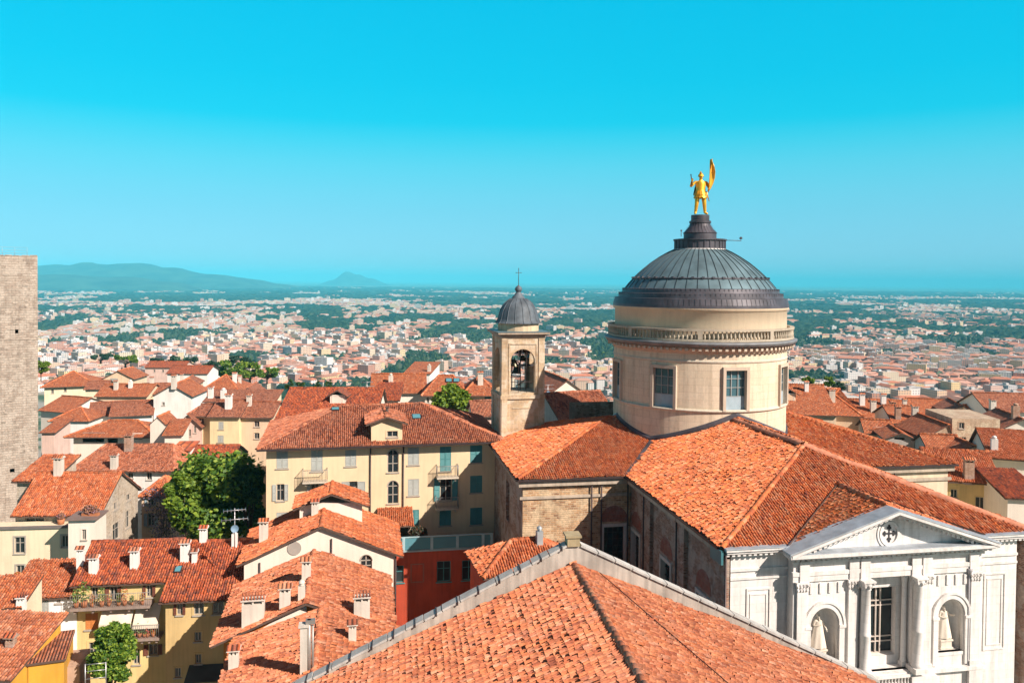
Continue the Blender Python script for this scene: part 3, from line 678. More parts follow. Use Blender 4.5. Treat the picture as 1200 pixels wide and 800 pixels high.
for i in range(28):
    t=2*math.pi*i/28; mb.M=Matrix.Translation((0,0,-ZB-.25))@Matrix.Rotation(t,4,'Z'); mb.box(-.03,.03,-2.36,-2.28,3.34,4.1); mb.face([(-.025,-1.57,4.83),(.025,-1.57,4.83),(.025,-.95,5.72),(-.025,-.95,5.72)])
lant=mb.build('lantern',[M_METALD,WHITE],church)
mb=MB(); mb.M=Matrix.Translation((0,0,-ZB-.25)); mb.tube((2.4,-.3,4.2),(4.0,-.3,4.18),.03,.03,6); mb.blob((3.95,-.3,4.42),(.16,.1,.14)); mb.tube((3.95,-.3,4.15),(3.95,-.3,4.35),.02,.02,6); mb.build('weather_vane',M_METALD,lant); mb=cmb(); mb.tube((-2.1,-.6,4.2),(-2.1,-.6,4.7),.03,.03,6); mb.blob((-2.1,-.6,4.75),.09)
mb.build('lightning_rod',M_METALD,lant)
# roofs
ZE=-15.3; NW=10.4; ZR=-11.5; YF=-27.7; YH=-18.6; TXE=19.1; TY=10.35; ZT=-12.44
mb=cmb()
slope(mb,[V((-NW,-TY,ZE)),V((-NW,YF,ZE)),V((0,YH,ZR)),V((0,-4,ZR)),V((-6.2,-4.6,ZE+.385*4.2))],True)
slope(mb,[V((NW,YF,ZE)),V((NW,-TY,ZE)),V((6.2,-4.6,ZE+.385*4.2)),V((0,-4,ZR)),V((0,YH,ZR))],True)
slope(mb,[V((-NW,YF,ZE)),V((NW,YF,ZE)),V((0,YH,ZR))],True)
for s in (-1,1):
    e=[V((s*TXE,-TY,ZE)),V((s*NW,-TY,ZE)),V((s*4.5,-3.6,ZE+.277*(TY-3.6))),V((s*4.5,0,ZT)),V((s*8.8,0,ZT))]
    slope(mb,e if s<0 else [e[1],e[0]]+e[2:][::-1],True)
    e=[V((s*TXE,TY,ZE)),V((s*TXE,-TY,ZE)),V((s*8.8,0,ZT))]; slope(mb,e if s<0 else [e[1],e[0],e[2]],True)
    e=[V((s*NW,TY,ZE)),V((s*TXE,TY,ZE)),V((s*8.8,0,ZT)),V((s*4.5,0,ZT))]; slope(mb,e if s<0 else [e[1],e[0]]+e[2:][::-1],False)
# pediment roof
PY,PW,PZ0,PZ1=-28.8,7.5,-15.55,-13.32
fx=lambda x: x*.885
hipz=lambda y: ZE+(ZR-ZE)/(YH-YF)*(y-YF)
yb=YF+(PZ1-ZE)/((ZR-ZE)/(YH-YF))+.1; ye=YF-.35
slope(mb,[V((fx(-PW+.35),ye,PZ0+.2)),V((fx(-PW+.35),PY+.9,PZ0+.2)),V((fx(0),PY+.9,PZ1+.09)),V((fx(0),yb,PZ1+.09))],True)
slope(mb,[V((fx(PW-.35),PY+.9,PZ0+.2)),V((fx(PW-.35),ye,PZ0+.2)),V((fx(0),yb,PZ1+.09)),V((fx(0),PY+.9,PZ1+.09))],True)
ridge_band(mb,(0,-7.6,ZR+.03),(0,YH,ZR+.03),.42,.26,2); ridge_band(mb,(0,YH,ZR+.03),(NW,YF,ZE+.03),.34,.22,2)
for a,b,r in (((0,YH,ZR),(-NW,YF,ZE),.17),((-8.8,0,ZT),(-TXE,-TY,ZE),.18),((-8.8,0,ZT),(-TXE,TY,ZE),.18),((8.8,0,ZT),(TXE,-TY,ZE),.2),((8.8,0,ZT),(TXE,TY,ZE),.26),((fx(0),yb,PZ1+.13),(fx(0),PY+.95,PZ1+.1),.2)): ridge_caps(mb,a,b,r)
ridge_caps(mb,(-8.8,0,ZT),(-7.6,0,ZT)); ridge_caps(mb,(8.8,0,ZT),(7.6,0,ZT))
mb.build('roof',[T_CH,FASCIA,plain('bedded_ridge',(.60,.24,.14),.9,0,.25,2.5,.6,9)],church)
mb=cmb()
for s in (-1,1):
    a=V((fx(0),yb,PZ1+.16)); b=V((fx(s*(PW-.3)),ye,PZ0+.36)); t=V((.12,.1*-s,0)); mb.prism([a-t,a+t,b+t,b-t],(0,0,.05))
mb.build('valley_flashing',FASCIA,church)
# lead flashing where roof and drum meet, valley gutters
mb=cmb()
for s in (-1,1):
    a=V((s*NW,-TY,ZE+.05)); b=V((s*6.3,-4.9,ZE+.385*4.1+.06)); t=(b-a).cross(V((0,0,1))).normalized()*.16
    mb.prism([a-t,a+t,b+t,b-t],(0,0,.03))
import math as _m
def roofz(x,y):
    zn=ZE+.385*(NW-abs(x)) if abs(x)<NW else -99; zt=ZE+.277*(TY-abs(y)) if abs(y)<TY else -99
    return max(zn if abs(x)<=NW else -99, zt)
prev=None
for i in range(129):
    t=2*math.pi*i/128; p=[]
    for r in (DRUM_R+.02,DRUM_R+.16):
        x,y=r*math.sin(t),-r*math.cos(t); p.append(V((x,y,roofz(x,y)+.03)))
    q=[p[0],p[1],p[1]+V((0,0,.2)),p[0]+V((0,0,.36))]
    if prev:
        for k in range(1,3): mb.face((prev[k],q[k],q[k+1],prev[k+1]))
    prev=q
mb.build('flashing',M_METALD,church)
# brick and stone walls
NWX=9.85
mb=cmb()
class _w: pass
def wall_part(mb,o,eu,inw,W,holes,z0=ZB,z1=ZE-.1): wall_face(mb,o,eu,inw,W,z1,holes,.35,z0)
navew=[(yc,-23.2,1.75,3.6) for yc in (-11.35,-17.7,-24.0)]
wall_part(mb,V((-NWX,-10,0)),V((0,-1,0)),V((1,0,0)),17.7,[(-10-y-w/2,-10-y+w/2,z,z+h) for y,z,w,h in navew])
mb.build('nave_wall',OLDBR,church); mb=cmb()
wall_part(mb,V((NWX,-27.7,0)),V((0,1,0)),V((-1,0,0)),17.7,[]); mb.build('nave_wall',OLDBR,church); mb=cmb()
wall_part(mb,V((-18.6,9.9,0)),V((0,-1,0)),V((1,0,0)),19.8,[(9.9+2.4,9.9+4.1,-20.6,-17.2)])
wall_part(mb,V((-9.85,9.9,0)),V((-1,0,0)),V((0,-1,0)),8.75,[])
wall_part(mb,V((18.6,9.9,0)),V((-1,0,0)),V((0,-1,0)),37.2-18.6-9.85,[])
mb.face([(-9.85,9.9,ZB),(9.85,9.9,ZB),(9.85,9.9,ZT-.1),(-9.85,9.9,ZT-.1)])
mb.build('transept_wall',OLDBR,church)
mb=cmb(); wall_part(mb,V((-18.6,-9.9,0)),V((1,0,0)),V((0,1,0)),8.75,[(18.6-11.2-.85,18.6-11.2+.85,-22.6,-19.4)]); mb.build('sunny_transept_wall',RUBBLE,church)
mb=cmb(); wall_part(mb,V((9.85,-9.9,0)),V((1,0,0)),V((0,1,0)),8.75,[]); wall_part(mb,V((18.6,-9.9,0)),V((0,1,0)),V((-1,0,0)),19.8,[]); mb.build('plastered_transept_wall',plaster('transept_render',(.70,.58,.42),.3),church)
# cornices, pilaster strips, downpipes
WC=plaster('worn_cornice',(.50,.42,.33),.5)
for x0,x1,y0,y1 in ((-NW+.12,-NWX+.02,YF+.6,-TY+.3),(-TXE+.12,-10.0,-TY+.1,-9.88),(-TXE+.12,-18.58,-9.85,TY-.2),(NWX-.02,NW-.1,YF+.4,-TY),(10.1,TXE-.12,-TY+.1,-9.88)):
    mb=cmb(); mb.box(x0,x1,y0,y1,ZE-.62,ZE-.2); mb.build('cornice',WC,church)
for q in ((-18.85,-9.9,-10.05,-9.9,-16.95,-16.75),(9.9,18.85,-10.05,-9.9,-16.75,-16.5),(9.9,18.75,-9.98,-9.9,-19.2,-18.95)):
    mb=cmb(); mb.box(*q); mb.build('string_course',WC,church)
for y in (-14.6,-21.0,-27.2): mb=cmb(); mb.box(-NWX-.28,-NWX-.003,y-.45,y+.45,ZB,ZE-.64); mb.build('pilaster',OLDBR,church)
mb=cmb()
for x,y in ((-NWX-.38,-10.35),(-NWX-.38,-14.0),(-NWX-.38,-20.4),(-NWX-.38,-27.85),(-13.1,-10.06),(-12.3,-10.06),(13.4,-10.08)):
    mb=cmb(); mb.tube((x,y,-34),(x,y,ZE-.35),.065,.065,8); mb.build('downpipe',M_GUT,church)
for q in ((-NW-.16,-NW+.04,YF+.3,-TY-.1),(-TXE-.02,-NW-.17,-TY-.15,-TY+.03),(-TXE-.16,-TXE+.03,-TY+.035,TY),(NW,TXE+.1,-TY-.15,-TY+.03)):
    mb=cmb(); mb.box(*q,ZE-.16,ZE-.03); mb.build('gutter',M_GUT,church)
mb=cmb(); mb.box(-NW-.14,-NW+.0,YF-.2,YF+1.3,ZE-.9,ZE-.1); mb.build('rain_hopper',plain('verdigris',(.07,.22,.25),.5,.3),church)
def ch_window(pos,rot,w,h,lab=None):
    f=MB(); x=w/2
    for b in ((-x-.22,-x+.003,-.1,.3,-.22,h+.25),(x-.003,x+.22,-.1,.3,-.22,h+.25),(-x+.003,x-.003,-.1,.3,h-.003,h+.25),(-x+.003,x-.003,-.14,.3,-.22,.003)): f.box(*b)
    o=f.build('window',plaster('window_surround',(.62,.60,.55),.3),church,pos,rot)
    g=MB(); g.face([(-x,.3,0),(x,.3,0),(x,.3,h),(-x,.3,h)]); g.build('pane',G_DARK,o)
    b=MB()
    for k in range(1,4): b.box(-x+2*x*k/4-.02,-x+2*x*k/4+.02,.24,.29,0,h)
    for k in range(1,6): b.box(-x,x,.245,.285,h*k/6-.02,h*k/6+.02)
    b.build('grille',M_GUT,o)
def arch_patch(pos,rot,r=1.15):
    b=MB(); k=12; pts=[(r*math.cos(math.pi*i/k),-.015,r*1.1*math.sin(math.pi*i/k)) for i in range(k+1)]; b.prism(pts,(0,.03,0)); b.build('relieving_arch',ARCHBR,church,pos,rot)
for y,z,w,h in navew:
    ch_window((-NWX,y,z-ZB),-math.pi/2,w,h); arch_patch((-NWX-.004,y,z+h+.45-ZB),-math.pi/2)
ch_window((-11.2,-9.9,-22.6-ZB),0,1.7,3.2); arch_patch((-11.2,-9.905,-19.0-ZB),0)
ch_window((-18.6,9.9-9.9-2.0+8.7,-20.6-ZB),-math.pi/2,1.7,3.4)
# ------------------------------------------------------------------ white front
FY=-28.2; WY=-27.5
CFM=Matrix.Translation((0,0,-ZB))@Matrix.Diagonal((.885,1,1,1))
def cmb(): m=MB(); m.M=CFM.copy(); return m
mb=cmb()
NI=[-4.72,4.72]; NR=.98; NZ0,NZS=-22.15,-19.95
holes=[(7+x-NR,7+x+NR,NZ0,NZS+NR) for x in NI]+[(7-1.75,7+1.75,-22.95,-17.35)]
wall_face(mb,V((-7,FY,0)),V((1,0,0)),V((0,1,0)),14.0,-15.6,holes,.25,ZB)
for x in NI:
    k=16
    arc=[(x-NR*math.cos(math.pi*i/k),NZS+NR*math.sin(math.pi*i/k)) for i in range(k+1)]
    for half,cx_ in ((arc[:k//2+1],x-NR),(arc[k//2:],x+NR)):
        poly=[(a,FY,z) for a,z in half]+[(cx_,FY,NZS+NR)]; mb.face(poly)
    for i in range(k): mb.face([(arc[i][0],FY,arc[i][1]),(arc[i+1][0],FY,arc[i+1][1]),(arc[i+1][0],FY+.25,arc[i+1][1]),(arc[i][0],FY+.25,arc[i][1])])
    # concave niche
    mb.lathe([(NR,NZ0),(NR,NZS)],16,(x,FY+.25,0),math.pi/2,3*math.pi/2)
    mb.lathe([(NR*math.cos(j*math.pi/2/8),NZS+NR*math.sin(j*math.pi/2/8)) for j in range(9)],16,(x,FY+.25,0),math.pi/2,3*math.pi/2)
    mb.box(x-NR,x+NR,FY-.05,FY+1.2,NZ0-.2,NZ0)
# returns of the projecting block, recess behind the columns
for s in (-1,1):
    mb.face([(s*7,FY,ZB),(s*7,WY+.4,ZB),(s*7,WY+.4,-15.6),(s*7,FY,-15.6)])
    mb.face([(s*1.75,FY+.25,-22.95),(s*1.75,FY+1.3,-22.95),(s*1.75,FY+1.3,-17.35),(s*1.75,FY+.25,-17.35)])
mb.face([(-1.75,FY,-17.35),(1.75,FY,-17.35),(1.75,FY+1.3,-17.35),(-1.75,FY+1.3,-17.35)]); mb.face([(-1.75,FY-.0,-22.95),(1.75,FY-.0,-22.95),(1.75,FY+1.3,-22.95),(-1.75,FY+1.3,-22.95)])
wall_face(mb,V((-1.75,FY+.72,0)),V((1,0,0)),V((0,1,0)),3.5,-17.35,[(.65,2.85,-22.4,-18.25)],.5,-22.95)
# wings
for s,xe in ((-1,11.1),(1,10.5)):
    a,b=(-xe,-7) if s<0 else (7,xe)
    mb.face([(a,WY,ZB),(b,WY,ZB),(b,WY,-15.5),(a,WY,-15.5)]); mb.face([(s*xe,WY,ZB),(s*xe,WY+.9,ZB),(s*xe,WY+.9,-15.5),(s*xe,WY,-15.5)])
    x=(a+b)/2
    for q in ((x-.85,x+.85,-17.9,-17.8),(x-.85,x+.85,-22.6,-22.5)): mb.box(q[0],q[1],WY-.06,WY+.02,q[2],q[3])
    for q in (x-.85,x+.77): mb.box(q,q+.08,WY-.06,WY+.02,-22.5,-17.9)
    for q in ((x-.6,x+.6,-18.2,-18.12),(x-.6,x+.6,-22.3,-22.22)): mb.box(q[0],q[1],WY-.04,WY+.02,q[2],q[3])
    for q in (x-.6,x+.54): mb.box(q,q+.06,WY-.04,WY+.02,-22.22,-18.2)
    mb.box(a-.0,b,WY-.08,WY+.02,-17.25,-17.12); mb.box(a,b,WY-.1,WY+.02,-16.75,-16.6)
mb.build('marble_front',WHITE,church)
# entablature
mb=cmb(); X=7.0
mb.box(-X-.1,X+.1,FY-.12,FY+.02,-17.3,-16.95); mb.box(-X-.14,X+.14,FY-.17,FY+.02,-16.95,-16.72); mb.box(-X-.12,X+.12,FY-.14,FY+.02,-16.25,-16.1)
mb.box(-X-.5,X+.5,FY-.6,WY+.3,-15.82,-15.7); mb.box(-X-.7,X+.7,FY-.82,WY+.3,-15.7,-15.55)
for x in (-6.3,-2.72,-1.9,1.9,2.72,6.3): mb.box(x-.34,x+.34,FY-.2,FY-.1,-17.3,-16.1)
for s,a,b in ((-1,-11.6,-7.0),(1,7.0,11.3)):
    mb.box(a,b,WY-.55,WY+.4,-15.44,-15.3); mb.box(a+.1*(s<0),b-.1*(s>0),WY-.44,WY+.3,-15.6,-15.44)
mb.build('entablature',WHITE,church)
mb=cmb()
for i in range(41): x=-7.3+14.6*i/40; mb.box(x-.1,x+.1,FY-.42,FY+.01,-15.98,-15.8)
mb.build('dentil_course',WHITE,church)
for s,a,ww in ((-1,-11.4,4.2),(1,7.2,3.9)):
    mb=cmb()
    for i in range(12): x=a+ww*i/11; mb.box(x-.1,x+.1,WY-.36,WY+.01,-15.76,-15.58)
    mb.build('dentil_course',WHITE,church)
mb=cmb()
for s in (-1,1):
    for i in range(1,20):
        t=i/20; x=s*7.3*(1-t); z=PZ0+(PZ1-PZ0)*t-.17; mb.M=CFM@Matrix.Translation((x,FY,z))@Matrix.Rotation(s*math.atan2(PZ1-PZ0,7.3),4,'Y'); mb.box(-.1,.1,-.5,.12,-.2,-.03)
mb.build('dentil_course',WHITE,church)
mb=cmb()
mb.face([(-7.3,FY+.12,PZ0),(7.3,FY+.12,PZ0),(0,FY+.12,PZ1-.05)])
for s in (-1,1):
    for e0,e1,z0,z1 in ((.66,-.12,-.24,-.1),(.86,-.4,-.1,.05)):
        A=V((s*7.62,FY-e0,PZ0+z0)); B=V((0,FY-e0,PZ1+z0)); dz=V((0,0,z1-z0)); mb.prism([A,B,B+dz,A+dz],(0,e0-e1+.0,0))
mb.build('pediment',WHITE,church)
mb=cmb()
for s in (-1,1):
    A=V((s*7.75,FY-.84,PZ0+.06)); B=V((0,FY-.84,PZ1+.06)); dz=V((0,0,.09)); mb.prism([A,B,B+dz,A+dz],(0,1.5,0))
for a,b in ((-11.65,-6.9),(6.9,11.35)): mb.box(a,b,WY-.6,WY+.1,-15.295,-15.24)
mb.box(-7.5,7.5,FY-.66,FY+.11,-15.547,-15.5)
mb.build('lead_capping',plain('pale_lead',(.40,.45,.50),.5,.3,.15,1.5),church)
mb=cmb(); c=(0,FY+.12,-14.8)
def ring(mb,c,r0,r1,d,n=32):
    for i in range(n):
        a,b=2*math.pi*i/n,2*math.pi*(i+1)/n; P=lambda r,t,y: (c[0]+r*math.cos(t),c[1]+y,c[2]+r*math.sin(t))
        mb.face((P(r0,a,-d),P(r0,b,-d),P(r1,b,-d),P(r1,a,-d))); mb.face((P(r1,a,-d),P(r1,b,-d),P(r1,b,0),P(r1,a,0))); mb.face((P(r0,b,-d),P(r0,a,-d),P(r0,a,0),P(r0,b,0)))
ring(mb,c,.58,.74,.1); ring(mb,c,.78,.9,.06); rd=mb.build('roundel',WHITE,church)
mb=cmb()
for k in range(4):
    t=k*math.pi/2; c_,s_=math.cos(t),math.sin(t)
    mb.M=CFM@Matrix.Translation((0,FY+.12,-14.8))@Matrix.Rotation(t,4,'Y')
    mb.box(.05,.42,-.03,0,-.045,.045)
    for x,z,r in ((.45,0,.085),(.33,.09,.075),(.33,-.09,.075)): mb.tube((x,-.031,z),(x,0,z),r,r,10)
    mb.M=CFM.copy()
mb.tube((0,FY+.088,-14.8),(0,FY+.12,-14.8),.09,.09,10); mb.build('pierced_cross',plain('dark_void',(.03,.03,.035),.8),rd)
# order
def capital(mb,x,y,w,d,z):                                            # leafy capital
    mb.box(x-w-.1,x+w+.1,y-d-.1,y+.1,z-.1,z)
    for q in (-1,-.33,.33,1):
        for lv,(zz,e) in enumerate(((z-.52,.05),(z-.3,.1))):
            mb.blob((x+q*w*(.95 if lv==0 else 1),y-d-.02,zz+.1),(.11,e+.03,.16))
    for q in (-1,1): mb.blob((x+q*(w+.04),y-d-.06,z-.16),(.12,.12,.1))
def pilaster(x,w=.34,d=.16,nm='pilaster'):
    mb=cmb(); mb.box(x-w,x+w,FY-d,FY+.01,-22.7,-17.3); mb.box(x-w-.07,x+w+.07,FY-d-.08,FY+.01,-23.0,-22.7); mb.box(x-w-.05,x+w+.05,FY-d-.05,FY+.01,-19.98,-19.86) if False else None
    capital(mb,x,FY,w,d,-17.3); mb.build(nm,WHITE,church)
for x in (-6.45,-2.75,2.75,6.45): pilaster(x)
for x in (-1.95,1.95):
    mb=cmb(); yc=FY-.28
    mb.lathe([(.36,-22.7),(.42,-22.6),(.34,-22.5),(.335,-20.6),(.37,-20.55),(.33,-20.5),(.29,-17.9),(.34,-17.85),(.32,-17.8),(.42,-17.4)],24,(x,yc,0))
    mb.box(x-.46,x+.46,yc-.46,yc+.46,-23.0,-22.7); mb.box(x-.44,x+.44,yc-.44,yc+.44,-17.4,-17.3)
    for k in range(8):
        t=k*math.pi/4; mb.blob((x+.36*math.cos(t),yc+.36*math.sin(t),-17.62),(.11,.11,.17))
    for k in range(4):
        t=math.pi/4+k*math.pi/2; mb.blob((x+.47*math.cos(t),yc+.47*math.sin(t),-17.47),.1)
    mb.build('column',WHITE,church)
for x in (-1.5,1.5):
    mb=cmb(); yc=FY+.45; mb.lathe([(.19,-22.7),(.21,-22.6),(.17,-22.5),(.15,-18.0),(.22,-17.5)],20,(x,yc,0)); mb.box(x-.22,x+.22,yc-.22,yc+.22,-22.95,-22.7); mb.box(x-.22,x+.22,yc-.22,yc+.22,-17.5,-17.36); mb.build('inner_column',WHITE,church)
for x in NI:                                                          # archivolts and imposts round the niches
    mb=cmb(); k=20
    for r0,r1,d in ((NR+.06,NR+.34,.09),(NR+.34,NR+.5,.15)):
        P=lambda r,i,y:(x-r*math.cos(math.pi*i/k),FY-y,NZS+r*math.sin(math.pi*i/k))
        for i in range(k):
            mb.face((P(r0,i,d),P(r0,i+1,d),P(r1,i+1,d),P(r1,i,d))); mb.face((P(r1,i,d),P(r1,i+1,d),P(r1,i+1,0),P(r1,i,0))); mb.face((P(r0,i+1,d),P(r0,i,d),P(r0,i,0),P(r0,i+1,0)))
    for s in (-1,1):
        a,b=sorted((x+s*(NR+.05),x+s*(NR+.42))); mb.box(a,b,FY-.12,FY+.01,-22.9,NZS-.16); a,b=sorted((x+s*(NR+.02),x+s*(NR+.5))); mb.box(a,b,FY-.18,FY+.01,NZS-.16,NZS)
    mb.build('niche_arch',WHITE,church)
    for q in range(4): mb=cmb(); xx=x-1.0+q*.67; mb.box(xx-.1,xx+.1,FY-.08,FY+.01,-18.05,-17.45); mb.build('frieze_block',WHITE,church)
mb=cmb(); mb.box(-7.15,7.15,FY-.35,FY+.01,-23.2,-23.0); mb.box(-7.1,7.1,FY-.25,FY+.01,-24.9,-24.7)
for x in (-6.45,-2.3,2.3,6.45):
    w=.5 if abs(x)>3 else .95; mb.box(x-w,x+w,FY-.3-.3*(abs(x)<3),FY+.01,-24.7,-23.2)
mb.build('pedestal_course',WHITE,church)
mb=cmb(); yb_=FY-.4
mb.box(-1.35,1.35,yb_-.12,yb_+.12,-23.2,-23.04); mb.box(-1.35,1.35,yb_-.12,yb_+.12,-24.55,-24.4)
for i in range(11):
    x=-1.2+2.4*i/10
    for z0 in (-24.4,-23.8): mb.lathe([(.05,z0),(.085,z0+.2),(.045,z0+.42),(.08,z0+.6)],8,(x,yb_,0))
mb.build('balcony_balustrade',WHITE,church)
x,z=0,-22.4
f=MB(); f.box(-1.1,-1.0,.3,.4,0,4.15); f.box(1.0,1.1,.3,.4,0,4.15); f.box(-1.0,1.0,.3,.4,0,.1); f.box(-1.0,1.0,.3,.4,4.05,4.15)
o=f.build('window',plain('pale_bar',(.55,.48,.42),.6),church,(0,FY+.72,z-ZB),0)
g=MB(); g.face([(-1.05,.39,.05),(1.05,.39,.05),(1.05,.39,4.1),(-1.05,.39,4.1)]); g.build('pane',G_DARK,o)
b=MB()
for xx in (-.15,.15): b.box(xx-.035,xx+.035,.28,.37,.1,4.05)
for zz in (.75,1.05,2.95,3.25): b.box(-1.0,1.0,.285,.365,zz-.03,zz+.03)
b.build('glazing_bar',plain('pale_bar',(.55,.48,.42),.6),o)
mb=cmb(); mb.tube((5.98,FY-.1,-34),(5.98,FY-.1,-17.5),.06,.06,8); mb.lathe([(.06,-17.5),(.2,-17.25),(.2,-17.1),(0,-17.1)],12,(5.98,FY-.1,0)); mb.build('downpipe',plain('grey_pipe',(.34,.33,.34),.6),church)
# ------------------------------------------------------------------ bell tower
BX,BY0,BW=-15.93,4.65,4.08
bt=empty('bell_tower',tuple(CM@V((BX,BY0+BW/2,0))),R(13.5),'slim stone bell tower with open arches and a grey onion dome beside the cathedral roof','bell tower')
def bmb(): m=MB(); m.M=Matrix.Translation((0,0,-ZB)); return m
BST=masonry('tower_stone',[(.46,.33,.20),(.62,.48,.31),(.54,.39,.24),(.68,.56,.41)],(.55,.46,.34),.8,.38,.015,.5,.5,(.36,.28,.20),.45,.02,(.64,.55,.42),.5)
mb=bmb(); hw_=BW/2; AZ0,AZS,AR=-10.75,-7.75,1.2
for k in range(4):
    q=Matrix.Rotation(k*math.pi/2,4,'Z'); mb.M=Matrix.Translation((0,0,-ZB))@q
    wall_face(mb,V((-hw_,-hw_,0)),V((1,0,0)),V((0,1,0)),BW,-5.45,[(hw_-AR,hw_+AR,AZ0,AZS+AR)],.55,ZB)
    kk=16; arc=[(-AR*math.cos(math.pi*i/kk),AZS+AR*math.sin(math.pi*i/kk)) for i in range(kk+1)]
    for half,c in ((arc[:kk//2+1],-AR),(arc[kk//2:],AR)): mb.prism([(a,-hw_,z) for a,z in half]+[(c,-hw_,AZS+AR)],(0,.55,0))
    # corner pilasters, frames
    for x0,x1 in ((-hw_-.06,-hw_+.5),(hw_-.5,hw_+.06)): mb.box(x0,x1,-hw_-.1,-hw_+.01,-10.95,-5.5); mb.box(x0,x1,-hw_-.14,-hw_+.01,-16,-11.3)
    mb.box(-AR-.22,-AR-.1,-hw_-.06,-hw_+.01,AZ0,-6.1); mb.box(AR+.1,AR+.22,-hw_-.06,-hw_+.01,AZ0,-6.1); mb.box(-AR-.22,AR+.22,-hw_-.06,-hw_+.01,-6.1,-5.98)
    mb.box(-1.0,1.0,-hw_-.05,-hw_+.01,-12.25,-12.15)
    mb.M=Matrix.Translation((0,0,-ZB))
for z0,z1,e in ((-11.3,-10.95,.16),): mb.box(-hw_-e,hw_+e,-hw_-e,hw_+e,z0,z1)
mb.box(-hw_+.3,hw_-.3,-hw_+.3,hw_-.3,-11,AZ0-.02)
mb.build('shaft',BST,bt)
mb=bmb()
for z0,z1,e in ((-5.45,-5.25,.12),(-5.25,-5.1,.28),(-5.1,-4.92,.5)): mb.box(-hw_-e,hw_+e,-hw_-e,hw_+e,z0,z1)
mb.build('cornice',plaster('tower_cornice',(.44,.36,.28),.5),bt)
mb=bmb(); mb.box(-hw_-.55,hw_+.55,-hw_-.55,hw_+.55,-4.918,-4.86); mb.build('lead_ledge',M_METAL,bt)
mb=bmb(); mb.lathe([(2.02,-4.88),(2.02,-4.1)],16,smooth=False); mb.build('dome_drum',plaster('dome_drum_render',(.62,.48,.32),.5),bt)
DP=[(2.3,-4.12),(2.16,-4.0),(2.03,-3.76),(1.95,-3.46),(1.87,-3.12),(1.72,-2.73),(1.47,-2.3),(1.1,-1.95),(.8,-1.76),(.62,-1.69),(.6,-1.56),(.42,-1.43),(.32,-1.26),(.22,-1.1)]
mb=bmb(); mb.lathe(DP,32)
for i in range(16):
    t=2*math.pi*i/16; ct,st=math.cos(t),math.sin(t)
    for (r0,z0),(r1,z1) in zip(DP[:9],DP[1:9]): mb.tube((r0*st,-r0*ct,z0),(r1*st,-r1*ct,z1),.045,.045,5,caps=False)
M_BELL=plain('weathered_lead',(.10,.125,.148),.65,.1,.3,1.2)
dm=mb.build('onion_dome',M_BELL,bt)
mb=bmb(); mb.lathe([(.0,-1.16),(.25,-1.08),(.36,-.86),(.3,-.64),(.12,-.5),(.05,-.44),(0,-.43)],20); mb.build('finial_ball',M_BELL,dm)
mb=bmb(); mb.tube((0,0,-.5),(0,0,1.2),.028,.028,6); mb.tube((-.26,0,.78),(.26,0,.78),.024,.024,6)
for p in ((-.26,0,.78),(.26,0,.78),(0,0,1.2)): mb.blob(p,.05)
mb.build('cross',M_METALD,dm)
mb=bmb()
for x,y,z,r in ((-.45,-.35,-7.9,.42),(.45,-.2,-7.5,.34),(0,.5,-8.6,.5)): mb.lathe([(r,z-r*1.1),(r*.82,z-r*.8),(r*.62,z-r*.2),(r*.55,z+r*.3),(.1,z+r*.55)],18,(x,y,0)); mb.tube((x,y,z+r*.5),(x,y,z+r*.9),.05,.05,6)
mb.build('bell',plain('bronze',(.10,.09,.06),.4,.8),bt)
mb=bmb()
for z in (-7.0,-8.3): mb.box(-1.7,1.7,-.12,.12,z-.1,z+.1); mb.box(-.1,.1,-1.7,1.7,z-.09,z+.09)
for x in (-.7,.15,.75): mb.box(x-.05,x+.05,-.45,-.35,-10.7,-7.0)
mb.tube((-.45,-.5,-8.4),(-.45,.4,-8.4),.65,.65,16,caps=False); mb.tube((.6,-.4,-7.2),(.6,.4,-7.2),.5,.5,14,caps=False)
mb.build('bell_frame',plain('bell_iron',(.06,.055,.06),.6,.4),bt)
mb=bmb()
for k in range(4):
    mb.M=Matrix.Translation((0,0,-ZB))@Matrix.Rotation(k*math.pi/2,4,'Z')
    for zz in (-9.7,): mb.tube((-1.2,-hw_+.15,zz),(1.2,-hw_+.15,zz),.03,.03,6)
    mb.tube((-.4,-hw_+.15,AZ0),(-.4,-hw_+.15,-6.6),.02,.02,5); mb.tube((.4,-hw_+.15,AZ0),(.4,-hw_+.15,-6.6),.02,.02,5)
mb.build('railing',M_GUT,bt)
